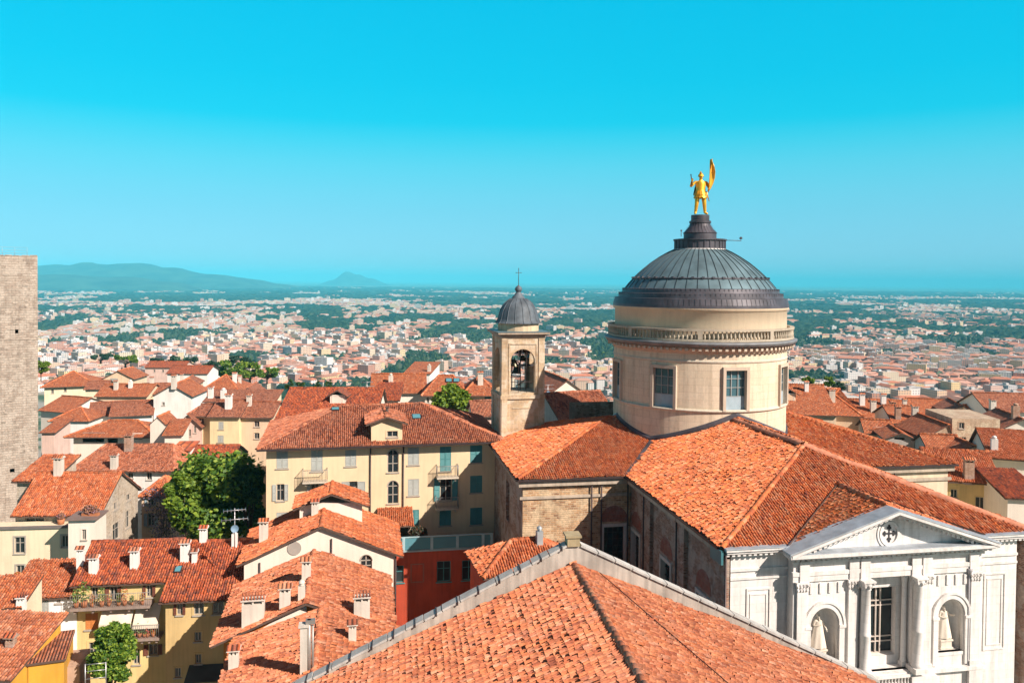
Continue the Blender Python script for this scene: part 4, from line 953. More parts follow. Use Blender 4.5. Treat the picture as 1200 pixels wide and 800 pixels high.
# ------------------------------------------------------------------ statues
def skin(name, joints, edges, mat, parent, root, scale=1.0, levels=2):
    ks=list(joints); me=bpy.data.meshes.new(name); me.from_pydata([tuple(scale*c for c in joints[k][0]) for k in ks],[(ks.index(a),ks.index(b)) for a,b in edges],[])
    me.materials.append(mat); o=link(name,me,parent); md=o.modifiers.new('skin','SKIN'); md.use_smooth_shade=True
    for i,k in enumerate(ks):
        r=joints[k][1]*scale; sv=me.skin_vertices[0].data[i]; sv.radius=(r,r) ; sv.use_root=(k==root)
    s=o.modifiers.new('sub','SUBSURF'); s.levels=levels; s.render_levels=levels
    return o
def human(pose={}):
    """standing figure 1.75 m tall, facing -y; x to the viewer's right"""
    J={'pelvis':((0,0,.95),.125),'waist':((0,.01,1.10),.115),'chest':((0,.0,1.30),.145),'neckb':((0,.0,1.46),.075),'neck':((0,-.005,1.52),.052),'head':((0,-.015,1.60),.078),'crown':((0,-.01,1.70),.075),'nose':((0,-.095,1.605),.018),
       'shL':((-.19,0,1.42),.068),'elL':((-.27,.02,1.15),.05),'wrL':((-.30,-.10,.93),.034),'haL':((-.30,-.14,.86),.04),
       'shR':((.19,0,1.42),.068),'elR':((.27,.02,1.15),.05),'wrR':((.30,-.10,.93),.034),'haR':((.30,-.14,.86),.04),
       'hipL':((-.10,0,.90),.105),'knL':((-.12,-.03,.50),.075),'anL':((-.13,.01,.09),.052),'toL':((-.15,-.16,.04),.042),
       'hipR':((.10,0,.90),.105),'knR':((.12,-.03,.50),.075),'anR':((.13,.01,.09),.052),'toR':((.15,-.16,.04),.042)}
    for k,v in pose.items(): J[k]=(v, J[k][1])
    E_=[('pelvis','waist'),('waist','chest'),('chest','neckb'),('neckb','neck'),('neck','head'),('head','crown'),('head','nose'),('chest','shL'),('shL','elL'),('elL','wrL'),('wrL','haL'),('chest','shR'),('shR','elR'),('elR','wrR'),('wrR','haR'),
        ('pelvis','hipL'),('hipL','knL'),('knL','anL'),('anL','toL'),('pelvis','hipR'),('hipR','knR'),('knR','anR'),('anR','toR')]
    # five fingers on each hand, curled
    for s,h in ((-1,'haL'),(1,'haR')):
        p=V(J[h][0]); w=V(J['wr'+h[-1]][0]); d=(p-w).normalized()
        for i in range(4):
            a=p+d*.05+V((s*(.022-.014*i),-.01,(.02-.012*i))); b=a+d*.035+V((-s*.02,-.012,0)); J[h+'f%d'%i]=(tuple(a),.011); J[h+'g%d'%i]=(tuple(b),.009); E_+= [(h,h+'f%d'%i),(h+'f%d'%i,h+'g%d'%i)]
        a=p+V((-s*.045,-.02,.01)); J[h+'t']=(tuple(a),.012); E_.append((h,h+'t'))
    return J,E_
sp=CM@V((0,0,6.27-ZB))
gs=empty('gilded_statue',tuple(sp),TH-R(8),'gilded armoured statue with tall curved banner standing on top of the dome','statue')
S=4.15/1.84
gs.scale=(1.2,1.2,.96)
pose={'elL':(-.36,-.05,1.20),'wrL':(-.37,-.22,1.36),'haL':(-.37,-.25,1.43),'elR':(.30,.03,1.18),'wrR':(.27,-.12,1.10),'haR':(.25,-.17,1.09),
      'knL':(-.14,-.05,.50),'anL':(-.17,.0,.09),'toL':(-.22,-.15,.04),'knR':(.13,-.02,.50),'anR':(.17,.02,.09),'toR':(.22,-.13,.04)}
J,E_=human(pose); skin('body',J,E_,M_GOLD,gs,'pelvis',S)
mb=MB(); n=24
def scal(r,z,k): return (r,z)
mb.lathe([(.155*S,1.42*S),(.185*S,1.30*S),(.15*S,1.08*S),(.165*S,1.02*S),(.17*S,1.0*S)],24); mb.build('cuirass',M_GOLD,gs)
mb=MB()
for lay,(z0,z1,r0,r1,kk) in enumerate(((1.03,.84,.165,.235,14),(.98,.73,.15,.245,12))):
    for i in range(kk):
        t0=2*math.pi*(i+.06)/kk; t1=2*math.pi*(i+.94)/kk; P=lambda r,z,t:(r*S*math.sin(t),-r*S*math.cos(t),z*S)
        mb.face((P(r0,z0,t0),P(r0,z0,t1),P(r1,z1+.02,t1),P(r1,z1+.02,t0))); tm=(t0+t1)/2; mb.face((P(r1,z1+.02,t0),P(r1,z1+.02,t1),P(r1*1.01,z1-.02,tm)))
mb.build('armour_skirt',M_GOLD,gs)
mb=MB(); mb.lathe([(.108*S,1.645*S),(.105*S,1.665*S),(.09*S,1.68*S),(.085*S,1.73*S),(.05*S,1.775*S),(0,1.79*S)],20,(0,-.012*S,0))
for i in range(7): t=i/6; mb.blob((0,(-.06+.16*t)*S,(1.77+.07*math.sin(t*math.pi))*S),(.03*S,.035*S,.05*S))
mb.build('helmet',M_GOLD,gs)
mb=MB()                                                               # cloak
K=9
for side in (0,.02):
    for i in range(K):
        for j in range(5):
            def Q(i,j):
                t=(i/K-.5)*2.2; z=1.44-.115*j; r=.15+.018*j+.02*math.sin(i*2.1); return ((r+side)*S*math.sin(t),(r+side)*S*math.cos(t)*.9,z*S)
            mb.face((Q(i,j),Q(i+1,j),Q(i+1,j+1),Q(i,j+1)),smooth=True)
mb.build('cloak',M_GOLD,gs)
mb=MB()                                                               # banner: a tall curved blade of cloth with its own thickness
pts=[(.25,1.02,.06),(.29,1.16,.11),(.33,1.35,.16),(.36,1.60,.185),(.365,1.85,.175),(.35,2.06,.13),(.325,2.26,.065),(.31,2.38,.015)]
for (x0,z0,w0),(x1,z1,w1) in zip(pts,pts[1:]):
    for k in range(6):
        for sy in (-.022,.022):
            f=lambda x,w,z,k: ((x-w*.55+w*1.1*k/6)*S, (-.10+sy*S*.4+.06*math.sin(k/6*math.pi*1.5+z*3))*S, z*S)
            mb.face((f(x0,w0,z0,k),f(x0,w0,z0,k+1),f(x1,w1,z1,k+1),f(x1,w1,z1,k)),smooth=True)
    for k in (0,6):
        f=lambda x,w,z,sy: ((x-w*.55+w*1.1*k/6)*S,(-.10+sy*S*.4+.06*math.sin(k/6*math.pi*1.5+z*3))*S,z*S)
        mb.face((f(x0,w0,z0,-.022),f(x0,w0,z0,.022),f(x1,w1,z1,.022),f(x1,w1,z1,-.022)))
mb.tube((.22*S,-.18*S,.95*S),(.36*S,-.12*S,2.40*S),.014*S,.01*S,6); mb.build('banner',M_GOLD,gs)
mb=MB(); mb.tube((-.355*S,-.25*S,1.22*S),(-.41*S,-.26*S,1.66*S),.018*S,.016*S,8); mb.blob((-.412*S,-.26*S,1.68*S),.03*S); mb.build('staff',plain('dark_bronze',(.12,.07,.05),.4,.8),gs)
mb=MB(); mb.tube((.22*S,.05*S,1.02*S),(.36*S,.2*S,.62*S),.02*S,.014*S,6); mb.build('sword',M_GOLD,gs)
MARB=plaster('statue_marble',(.74,.66,.56),.35)
def niche_statue(x, label, arm):
    base=CM@V((x*.885,FY+.62,NZ0-ZB)); r=empty('niche_statue',tuple(base),TH,label,'statue')
    mb=MB(); mb.box(-.42,.42,-.36,.36,0,.12); mb.box(-.36,.36,-.3,.3,.12,.5); mb.box(-.42,.42,-.36,.36,.5,.6); mb.build('pedestal',MARB,r)
    f=link('figure',None,r,(0,0,.6)); f.empty_display_size=.1
    bpy.data.objects.remove(f)
    s=1.14; J,E_=human(arm); J={k:((p[0],p[1],p[2]+.6/s),q) for k,(p,q) in J.items()}
    skin('body',J,E_,MARB,r,'pelvis',s)
    mb=MB(); K=28
    for j in range(9):
        for i in range(K):
            def Q(i,j):
                t=2*math.pi*i/K; z=1.38-1.33*j/9; rr=(.165+.02*j+.012*j*.4)*(1+.10*math.sin(i*1.57+j*.25)*(j/9)); return (rr*s*math.sin(t)*1.08,-rr*s*math.cos(t)*.82,.6+z*s)
            mb.face((Q(i,j),Q(i+1,j),Q(i+1,j+1),Q(i,j+1)),smooth=True)
    mb.build('robe',MARB,r)
    mb=MB(); mb.blob((0,.01*s,.6+1.66*s),(.1*s,.11*s,.1*s),2,.15); mb.blob((0,-.09*s,.6+1.49*s),(.055*s,.04*s,.09*s),1,.2); mb.build('hair_and_beard',MARB,r)
    return r
niche_statue(-4.72,'pale robed statue in the niche left of the tall window, partly behind the tiled roof','x' and {'elL':(-.27,.0,1.17),'wrL':(-.12,-.18,1.2),'haL':(-.06,-.2,1.24),'elR':(.30,.0,1.2),'wrR':(.36,-.15,1.02),'haR':(.37,-.19,.96)})
niche_statue(4.72,'pale robed statue in the niche right of the tall window, standing on its pedestal',{'elL':(-.27,-.02,1.17),'wrL':(-.1,-.2,1.13),'haL':(-.03,-.22,1.15),'elR':(.34,-.02,1.22),'wrR':(.4,-.22,1.25),'haR':(.4,-.27,1.29)})
# ------------------------------------------------------------------ palace roof in the foreground
A=at(672,660,38.0); FA=R(7.4)
fg=empty('stone_palace',(A.x,A.y,A.z-24),FA,'broad orange tiled roof filling the bottom foreground, with a stone parapet along its gable','palace')
ca,sa=math.cos(FA),math.sin(FA)
def gpl(px,py):                                                       # point of the gable plane, local x,z relative to the apex
    r=ray(px,py); nn=V((-sa,ca,0)); t=A.dot(nn)/r.dot(nn); q=r*t-A; return q.x*ca+q.y*sa, q.z
Lx,Lz=gpl(400,784); Rx_,Rz_=gpl(960,773)
sl_,sr_=Lz/Lx, Rz_/Rx_
WLx,WRx=-13.5,15.5; BZ=24.0; LEN=17.0
mb=MB()
slope(mb,[V((WLx,-.05,BZ+WLx*sl_)),V((WLx,-LEN,BZ+WLx*sl_)),V((0,-LEN,BZ)),V((0,-.05,BZ))],True,.2,.165,.29,.2)
slope(mb,[V((WRx,-LEN,BZ+WRx*sr_)),V((WRx,-.05,BZ+WRx*sr_)),V((0,-.05,BZ)),V((0,-LEN,BZ))],True,.2,.165,.29)
ridge_caps(mb,(0,-.1,BZ),(0,-LEN,BZ),.16)
mb.build('roof',[T_FG,FASCIA],fg)
PAR=plaster('parapet_render',(.50,.45,.39),.7); COP=plaster('coping_stone',(.50,.49,.46),.45)
P_l=gpl(400,778); P_t=gpl(669,637); P_r=gpl(910,746)
def lin(p,q,x): return p[1]+(q[1]-p[1])*(x-p[0])/(q[0]-p[0])
tz=P_t[1]; lx=WLx-.3; rx=WRx+.2; lzz=lin(P_t,P_l,lx); rzz=lin(P_t,P_r,rx)
mb=MB(); mb.prism([(lx,0,0),(rx,0,0),(rx,0,BZ+rzz),(0,0,BZ+tz),(lx,0,BZ+lzz)],(0,.45,0)); 
mb.box(lx,lx+.3,-LEN,0,0,BZ+lx*sl_-.3); mb.box(rx-.3,rx,-LEN,0,0,BZ+rx*sr_-.3)
mb.build('gable_wall',PAR,fg)
mb=MB(); mb.box(-.32,.28,-.12,.57,BZ+tz-.1,BZ+tz+.32); mb.box(-.40,.36,-.18,.63,BZ+tz+.32,BZ+tz+.42); mb.build('finial_block',plaster('lichen_stone',(.42,.34,.20),.5),fg)
for s,(x1,z1) in ((-1,(lx,lzz)),(1,(rx,rzz))):
    mb=MB()
    L=math.hypot(x1,z1-tz); k=int(L/.95); d=V((x1,0,z1-tz))/L; n=V((-d.z,0,d.x)); n=n if n.z>0 else -n
    for i in range(k):
        a=V((0,0,BZ+tz))+d*(.35+i*(L-.35)/k); b=V((0,0,BZ+tz))+d*(.35+(i+1)*(L-.35)/k-.045)
        off=.02+random.random()*.03; w0=-.1 if s<0 else -.08
        mb.prism([a+n*off+V((0,w0,0)),b+n*off+V((0,w0,0)),b+n*(off+.1)+V((0,w0,0)),a+n*(off+.1)+V((0,w0,0))],(0,.62,0))
    mb.build('coping',COP,fg)
for i in range(0,14):
    mb=MB()
    t=(i+.6)/14; x=lx*t; z=BZ+tz+(lzz-tz)*t; mb.box(x-.03,x+.03,-.16,.6,z+.0,z+.17); mb.build('iron_clamp',M_GUT,fg)
c1=V((1.2,-.35,BZ+1.2*sr_+.16)); c2=V((5.6,-13,BZ+5.6*sr_+.16)); mb=MB(); mb.tube(c1,c2,.022,.022,5); mb.build('cable',M_GUT,fg)
# ------------------------------------------------------------------ yellow palace
YEL=plaster('yellow_render',(.73,.575,.37),.16)
g=[]
for r_ in ((324,528,337.5,548.5),(404.5,527,417.5,546),(478,524,491,544.5),(478,561,491,580.5)): g.append(('F',r_,'sh',SH_GREY))
for r_ in ((364.5,527,378,552),): g.append(('F',r_,'sh',SH_GREY))
g+= [('F',(319.5,567,337.5,586.5),'op',SH_GREY),('F',(360,566,378,586),'op',SH_GREY),('F',(400,564,418.5,583),'op1',SH_GREY)]
g+= [('F',(454,526.5,467,553),'arch'),('F',(454,563,467,589.5),'arch')]
for r_ in ((515.5,523,528.5,552),(551,521.5,565,542),(551,557,565,577),(480,597,491,616),(515,595.5,528.5,615.5),(551,594.5,565,614.5)): g.append(('F',r_,'sh',SH_TEAL))
g.append(('F',(509,559.5,536,586.5),'op',SH_TEAL))
for r_ in ((324,600,337.5,622),(364,600,378,622)): g.append(('F',r_,'sh',SH_GREY))
pz=house('yellow_palace','long yellow palace with grey and teal shutters, arched stair windows and small balconies','palace',312,521,71.2,21.0,13,12,2.35,17,'x','hip',YEL,T_BR,tiled=True,o=.75,wins=g)
mb=MB()
for px in (434,472.5): u,_=on_face(pz,'F',px,560); mb.tube((u,-.1,1),(u,-.1,16.7),.06,.06,8)
mb.build('downpipe',M_GUT,pz.root)
mb=MB(); mb.box(-.75,pz.w+.75,-.95,-.75,16.6,16.76); mb.build('gutter',M_GUT,pz.root)
u0,z0=on_face(pz,'F',435,512); u1,z1=on_face(pz,'F',471.5,494)
mb=MB(); hh=z1-16.4
mb.M=Matrix.Translation((0,0,0)); wall_face(mb,V((u0,-.03,0)),V((1,0,0)),V((0,1,0)),u1-u0,z1,[((u1-u0)*.5,(u1-u0)*.86,17.35,17.9)],.16,16.3)
for x in (u0,u1): mb.face([(x,-.03,16.3),(x,5.0,16.3),(x,5.0,z1),(x,-.03,z1)])
um=(u0+u1)/2; mb.face([(u0,-.03,z1),(u1,-.03,z1),(um,-.03,z1+.55)]); dm_=mb.build('dormer',YEL,pz.root)
mb=MB(); slope(mb,[V((u0-.5,5.4,z1-.1)),V((u0-.5,-.6,z1-.1)),V((um,-.6,z1+.62)),V((um,5.4,z1+.62))],True); slope(mb,[V((u1+.5,-.6,z1-.1)),V((u1+.5,5.4,z1-.1)),V((um,5.4,z1+.62)),V((um,-.6,z1+.62))],True); ridge_caps(mb,(um,-.6,z1+.62),(um,5.4,z1+.62)); mb.build('dormer_roof',[T_BR,FASCIA],dm_)
mb=MB(); mb.tube((um+.1,1.5,z1+.2),(um+.1,1.5,z1+1.1),.13,.13,8); mb.box(um-.1,um+.3,1.3,1.7,z1+1.1,z1+1.18); mb.build('flue',FASCIA,dm_)
add_window(dm_,V((u0+(u1-u0)*.68,-.03,17.35)),0,(u1-u0)*.34,.55,'gl',wall=YEL)
def balcony(h, x0,x1,ytop,ybot, mat, floor, face='F'):
    a,zt=on_face(h,face,x0,ytop); b,zb=on_face(h,face,x1,ybot); zt=zb+1.05
    o=MB(); o.box(a,b,-.95,-.003,zb-.14,zb); 
    for x in (a+.2,b-.35): o.box(x,x+.15,-.7,-.003,zb-.4,zb-.14)
    r=o.build('balcony',floor,h.root); k=MB()
    n=max(4,int((b-a)/.13))
    for i in range(n+1): x=a+.03+(b-a-.06)*i/n; k.tube((x,-.91,zb),(x,-.91,zt),.014,.014,5)
    for xx in (a+.03,b-.03):
        for i in range(7): k.tube((xx,-.9+.14*i,zb),(xx,-.9+.14*i,zt),.014,.014,5)
        k.tube((xx,-.91,zt),(xx,0,zt),.025,.025,6)
    k.tube((a,-.91,zt),(b,-.91,zt),.028,.028,6); k.build('railing',mat,r); return r
IRON=plain('balcony_iron',(.28,.27,.26),.6,.3)
balcony(pz,355,384,546,561,IRON,STONE); balcony(pz,511,536,541,556,IRON,STONE); balcony(pz,510,536,577,592,IRON,STONE)
skylight(pz,488,489,.9,.9); skylight(pz,393,480,.8,.6)
mb=MB(); mb.box(pz.w*.62,pz.w,-.05,.02,4.6,6.6); mb.build('plinth',plain('teal_render',(.12,.30,.36),.8),pz.root)
# ------------------------------------------------------------------ red building with its roof terrace
RED=plaster('red_render',(.47,.07,.03),.5)
rw=[('F',(453.5,662.5,473,682.5),'gl'),('F',(512,657,528,681),'gl'),('F',(541.5,656,557,679),'gl')]
rb=house('red_house','dark red house in shade with a glazed roof terrace and blue framed windows','house',447,648,69.4,9.8,3.3,10,.0,16,'x','flat',RED,None,wins=rw,frame=SH_TEAL)
mb=MB(); mb.box(-.05,rb.w+.05,-.12,rb.d,16.003,16.14); tr=mb.build('terrace',plain('terrace_slab',(.30,.42,.45),.7),rb.root)
TG=glass('terrace_glass',(.10,.26,.31),.12); mb=MB(); pg=MB()
us=[on_face(rb,'F',x,640)[0] for x in (458,473,506,536,566)]
for u in us+[rb.w-.1]: mb.box(u-.12,u+.12,-.06,.1,16.14,17.25)
mb.box(0,rb.w,-.05,.09,17.25,17.33); pts=[0]+us+[rb.w-.1]
for a,b in zip(pts,pts[1:]): pg.box(a+.125,b-.125,0,.03,16.2,17.2)
pp=mb.build('parapet',plain('pale_teal',(.36,.52,.56),.6),tr); pg.build('glass_panel',TG,tr)
u,z=on_face(rb,'F',489,671); mb=MB()
for q in ((u-.6,u-.48,z-.85,z+.85),(u+.48,u+.6,z-.85,z+.85),(u-.48,u+.48,z-.85,z-.73),(u-.48,u+.48,z+.73,z+.85)): mb.box(q[0],q[1],-.03,.01,q[2],q[3])
mb.build('blind_window',plaster('red_render_grey',(.32,.12,.08),.3),rb.root)
# ------------------------------------------------------------------ white gabled house and its wing
CRM=plaster('white_render',(.80,.71,.61),.16); BIS=plaster('cream_render',(.78,.66,.47),.22); PEA=plaster('peach_render',(.74,.55,.38),.25)
wh=house('white_house','white gabled house with an arched window, below the yellow palace','house',286,657,57.5,10.9,7.6,11,2.35,12,'y','gable',CRM,T_OR,tiled=True,o=.5,og=.35,wins=[('F',(422,648,436,669),'arch')])
mb=MB(); u,z=on_face(wh,'F',345,642); mb.tube((u,-.05,z),(u,.02,z),.5,.5,18); mb.build('oval_vent',plain('grey_vent',(.38,.34,.30),.8),wh.root)
mb=MB()
for px in (304.5,388.5): u,_=on_face(wh,'F',px,660); zt=11.4+2.2*(1-abs(u-5.45)/5.45); mb.tube((u,-.08,3),(u,-.08,zt),.055,.055,8)
mb.tube((10.85,-.1,3),(10.85,-.1,11.7),.055,.055,8); mb.build('downpipe',M_GUT,wh.root)
# raised clerestory on its ridge
mb=MB(); mb.box(3.6,8.4,4.2,7.4,13.0,14.75); cl=mb.build('clerestory',CRM,wh.root)
mb=MB(); slope(mb,[V((3.1,7.7,14.5)),V((3.1,3.8,14.5)),V((6.0,3.8,15.6)),V((6.0,7.7,15.6))],True); slope(mb,[V((8.9,3.8,14.5)),V((8.9,7.7,14.5)),V((6.0,7.7,15.6)),V((6.0,3.8,15.6))],True); ridge_caps(mb,(6,3.8,15.6),(6,7.7,15.6)); mb.build('clerestory_roof',[T_OR,FASCIA],cl)
chimney(wh,309,634,.62,.55,1.3,CH_A,T_RD,0); chimney(wh,369,603,.5,.5,.8,CH_A,T_RD,0)
ln=house('loggia_house','small house with an open shaded loggia under an orange roof, right of the white gable','house',446,614,70.3,2.6,2.9,10,.5,2.3,'x','shed',plaster('loggia_shade_render',(.20,.15,.12),.4),T_OR,tiled=True,o=.5,og=.3,wins=[('F',(449,616,478,640),'void')])  # walls coloured dark to stand for the shade inside the loggia
# ------------------------------------------------------------------ pink roofed house in front of it
ORW=plaster('orange_render',(.66,.24,.05),.3)
pk=house('pink_roof_house','house with a broad pinkish gabled roof carrying five chimneys, in front of the white house','house',262,747,46.6,9.4,8.6,11,1.9,12,'y','gable',ORW,T_FG,tiled=True,o=.65,og=.45)
u0,z0=0.1,11.3; mb=MB(); mb.face([(.2,-.02,11.2),(pk.w*.52,-.02,11.2),(pk.w*.5,-.02,13.6),(pk.w*.3,-.02,12.8)]); mb.build('painted_gable',CRM,pk.root)
chimney(pk,297,728,1.25,.75,1.15,CH_A,T_BR,1); chimney(pk,334,712,.62,.5,1.0,CH_A,T_FG,0); chimney(pk,359,678,.55,.5,.95,CH_A,T_FG,0); chimney(pk,353.5,703,.4,.4,.9,CH_A,T_FG,2); chimney(pk,424,722,.95,.6,1.0,CH_A,T_BR,1)
lo=house('low_roof_house','low orange tiled roof at the bottom edge beside the stone coping, with a tall pipe','house',252,840,37.5,9.0,8.5,11,1.3,9,'y','gable',ORW,T_FG,tiled=True,o=.4,og=.2)
chimney(lo,274,783,.5,.45,.8,CH_A,T_RD,0); chimney(lo,413,750,.42,.4,.7,CH_A,T_FG,0)
p=on_roof(lo,362,786)
if p:
    mb=MB(); mb.tube(p-V((0,0,.4)),p+V((0,0,2.6)),.1,.1,10); mb.tube(p-V((-.18,0,.4)),p+V((.18,0,2.3)),.06,.06,8); mb.box(p.x-.16,p.x+.3,p.y-.14,p.y+.14,p.z+2.4,p.z+2.6); mb.build('flue',plain('zinc',(.36,.33,.30),.5,.5),lo.root)
    mb=MB(); mb.box(p.x-.42,p.x-.08,p.y-.2,p.y+.2,p.z-.3,p.z+2.3); mb.box(p.x-.5,p.x-.0,p.y-.28,p.y+.28,p.z+2.3,p.z+2.4); mb.build('chimney',CH_A,lo.root)
# small roof behind the parapet
sr=house('annex','small orange hipped roof on a dark red annex, between stone coping and transept','house',570,672,52,6.6,4.6,16,1.3,14,'x','hip',RED,T_OR,tiled=True,o=.3,hip_in=2.3)
chimney(sr,632,637,.42,.4,.9,plain('zinc_flue',(.42,.46,.48),.5,.4),T_RD,2)
# ------------------------------------------------------------------ yellow house with flowered balconies (two joined fronts)
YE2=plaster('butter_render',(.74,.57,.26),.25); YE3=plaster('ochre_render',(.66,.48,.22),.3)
f1=house('balcony_house','butter yellow house with flowered balconies and awnings, behind the round green tree','house',87,682,57,6.4,7.8,8,1.62,15,'x','gable',YE2,T_RD,rp=3.9,tiled=True,o=.35,og=.2,
   wins=[('F',(107,688,115,699),'gl'),('F',(124,687,142,703),'op',SH_BROWN),('F',(168,685,182,699),'op',SH_BROWN),('F',(100,718,115,737),'sh',SH_ORANGE),('F',(169,754,190,767),'op',SH_BROWN),('F',(156,760,164,778),'gl'),('F',(104,752,114,775),'gl')])
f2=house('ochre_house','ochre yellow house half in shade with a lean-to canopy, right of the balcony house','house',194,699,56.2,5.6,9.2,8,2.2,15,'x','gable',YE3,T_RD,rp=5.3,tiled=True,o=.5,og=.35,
   wins=[('F',(204,704,217,720),'op',SH_BROWN),('F',(227,703,239,720),'gl'),('F',(249,702,262,719),'gl'),('F',(228,740,236,751),'gl'),('F',(229,766,236,777),'gl'),('F',(205,782,212,793),'gl')])
for a in ((110,671,.55,.5,.9),(158,664,.55,.5,1.0),): chimney(f1,*a,mat=CH_W,roof=T_BR,style=0)
chimney(f1,94.5,661,.45,.45,.9,CH_W,T_BR,0); chimney(f2,217,657,.6,.5,1.15,CH_W,T_BR,0); chimney(f2,228,659,.35,.35,.6,CH_W,T_BR,0); chimney(f2,238.5,634,.5,.5,.8,CH_W,T_RD,0); chimney(f2,275,640,.4,.4,1.0,CH_W,T_RD,2)
skylight(f2,194,670,.55,.7); skylight(f2,209,668,.55,.7)
GREENP=leafmat('pot_leaf',(.05,.12,.02),(.12,.22,.04),(.30,.30,.06)); POT=plain('clay_pot',(.42,.16,.07),.8); FLW=leafmat('flowers',(.55,.05,.08),(.62,.30,.06),(.10,.20,.04))
def leafball(mb, c, r, n, s):
    c=V(c)
    for _ in range(n):
        d=V((random.gauss(0,1),random.gauss(0,1),random.gauss(0,1))); d.normalize(); p=c+V((d.x*r[0],d.y*r[1],d.z*r[2]))*random.random()**.4
        a=V((random.gauss(0,1),random.gauss(0,1),random.gauss(0,1))).normalized()*s; b=a.orthogonal().normalized()*s*.6
        mb.face((p-a,p+b,p+a,p-b))
def planted_balcony(h,x0,x1,yb,name,lab,n):
    a,zb=on_face(h,'F',x0,yb); b,_=on_face(h,'F',x1,yb)
    o=MB(); o.box(a,b,-1.15,-.003,zb-.18,zb)
    for i in range(5): x=a+.2+(b-a-.5)*i/4; o.box(x,x+.14,-1.0,-.003,zb-.4,zb-.18)
    r=o.build('balcony',plaster('balcony_slab',(.34,.26,.22),.4),h.root); k=MB()
    for i in range(int((b-a)/.14)+1): x=a+.03+i*.14; k.tube((x,-1.1,zb),(x,-1.1,zb+.95),.012,.012,4)
    k.tube((a,-1.1,zb+.95),(b,-1.1,zb+.95),.022,.022,5); k.build('railing',IRON,r)
    for i in range(n):
        x=a+.3+(b-a-.6)*(i+random.random()*.5)/n; P0=h.M@V((x,-.85,zb)); pr=empty('potted_plant',tuple(P0),h.yaw,lab,'potted plant','potted plants along the balconies')
        pr.scale=(random.uniform(.7,1.5),)*3; m1=MB(); m1.lathe([(.0,0),(.11,0),(.16,.3),(.14,.3),(.13,.26),(0,.26)],10); m1.build('pot',POT,pr); m2=MB(); hgt=random.uniform(.3,.6); leafball(m2,(0,0,.3+hgt*.8),(.26,.26,hgt),90,.07); m2.build('foliage',random.choice([GREENP,GREENP,FLW]),pr)
planted_balcony(f1,89,181,706,'balcony','potted plant on the upper balcony of the butter yellow house',9)
planted_balcony(f1,150,192,741,'balcony','potted plant on the lower balcony of the butter yellow house',6)
AWN=plain('awning_cloth',(.70,.62,.50),.9)
for x0,x1 in ((122,159),(161,190)):
    a,zt=on_face(f1,'F',x0,707); b,_=on_face(f1,'F',x1,707); mb=MB(); mb.prism([(a,-.05,zt),(b,-.05,zt),(b,-1.05,zt-1.1),(a,-1.05,zt-1.1)],(0,0,.03)); mb.box(a,b,-1.08,-1.04,zt-1.4,zt-1.08); mb.build('awning',AWN,f1.root)
a,zt=on_face(f2,'F',222,780); mb=MB(); mb.prism([(a,-.01,zt),(f2.w,-.01,zt),(f2.w,-1.5,zt-.5),(a,-1.5,zt-.5)],(0,0,.08)); mb.build('canopy',plain('dark_canopy',(.05,.06,.06),.8),f2.root)
# ------------------------------------------------------------------ houses at the lower left
ch_=house('cream_house','large cream house with a walled roof terrace, below the orange roof beside the stone tower','house',-30,621,69.3,8.5,2.2,7,0,16,'x','flat',BIS,None,
   wins=[('F',(17,629,29,648),'sq'),('F',(72,627,80,641),'sq'),('F',(19,662,28.5,676),'sq'),('F',(70,657,80,670),'sq')])
mb=MB(); mb.box(-.1,ch_.w+.0,-.14,.3,16.003,16.16); mb.build('coping',plain('slate_coping',(.16,.14,.13),.8),ch_.root)
tw_=house('stair_turret','narrow pale stair turret with a flat slab roof, right end of the cream house','turret',80,609,67.8,2.2,2.4,7,0,17,'x','flat',CRM,None,wins=[('F',(96,620,101,632),'gl')])
mb=MB(); mb.box(-.15,tw_.w+.2,-.3,tw_.d,17.003,17.12); mb.build('roof_slab',plain('brown_slab',(.20,.14,.12),.8),tw_.root)
iw=house('white_wing','white lean-to house with an orange roof and one grey shutter, left of the balcony house','house',5,700,56.3,4.8,4.2,8,1.15,14,'x','shed',plaster('bright_white',(.82,.82,.82),.12),T_OR,tiled=True,o=.25,og=.1,wins=[('F',(46,703,57,719),'sh',SH_GREY),('F',(66,699,71,706),'gl')])
ow=house('amber_house','house with a large pinkish tiled roof and amber walls in the bottom left corner','house',-110,787,46.2,6.2,4.9,-2,1.35,12,'x','shed',plaster('amber_render',(.66,.34,.04),.3),T_FG,tiled=True,o=.45,og=.3)
chimney(ow,13,757,.5,.4,.35,BRICK,T_RD,0)
ob=house('amber_annex','small amber annex with a grey lean-to slab roof at the bottom left','annex',33,776,47.5,1.9,3.2,20,.35,9,'x','shed',MATS['amber_render'],T_BR,o=.15,og=.1)
lt=house('small_lean_to','small lean-to roof of orange tiles tucked behind the amber house','house',-40,712,52,3.4,3.0,8,.9,12,'x','shed',BIS,T_OR,tiled=True,o=.2,og=.1)
chimney(lt,25,709,.5,.4,.3,CH_W,T_RD,1)
gw=house('garden_wall','worn pinkish garden wall below the balcony house','wall',66,783,49,1.3,2.5,14,0,10,'x','flat',plaster('worn_pink',(.52,.36,.26),.6),None)
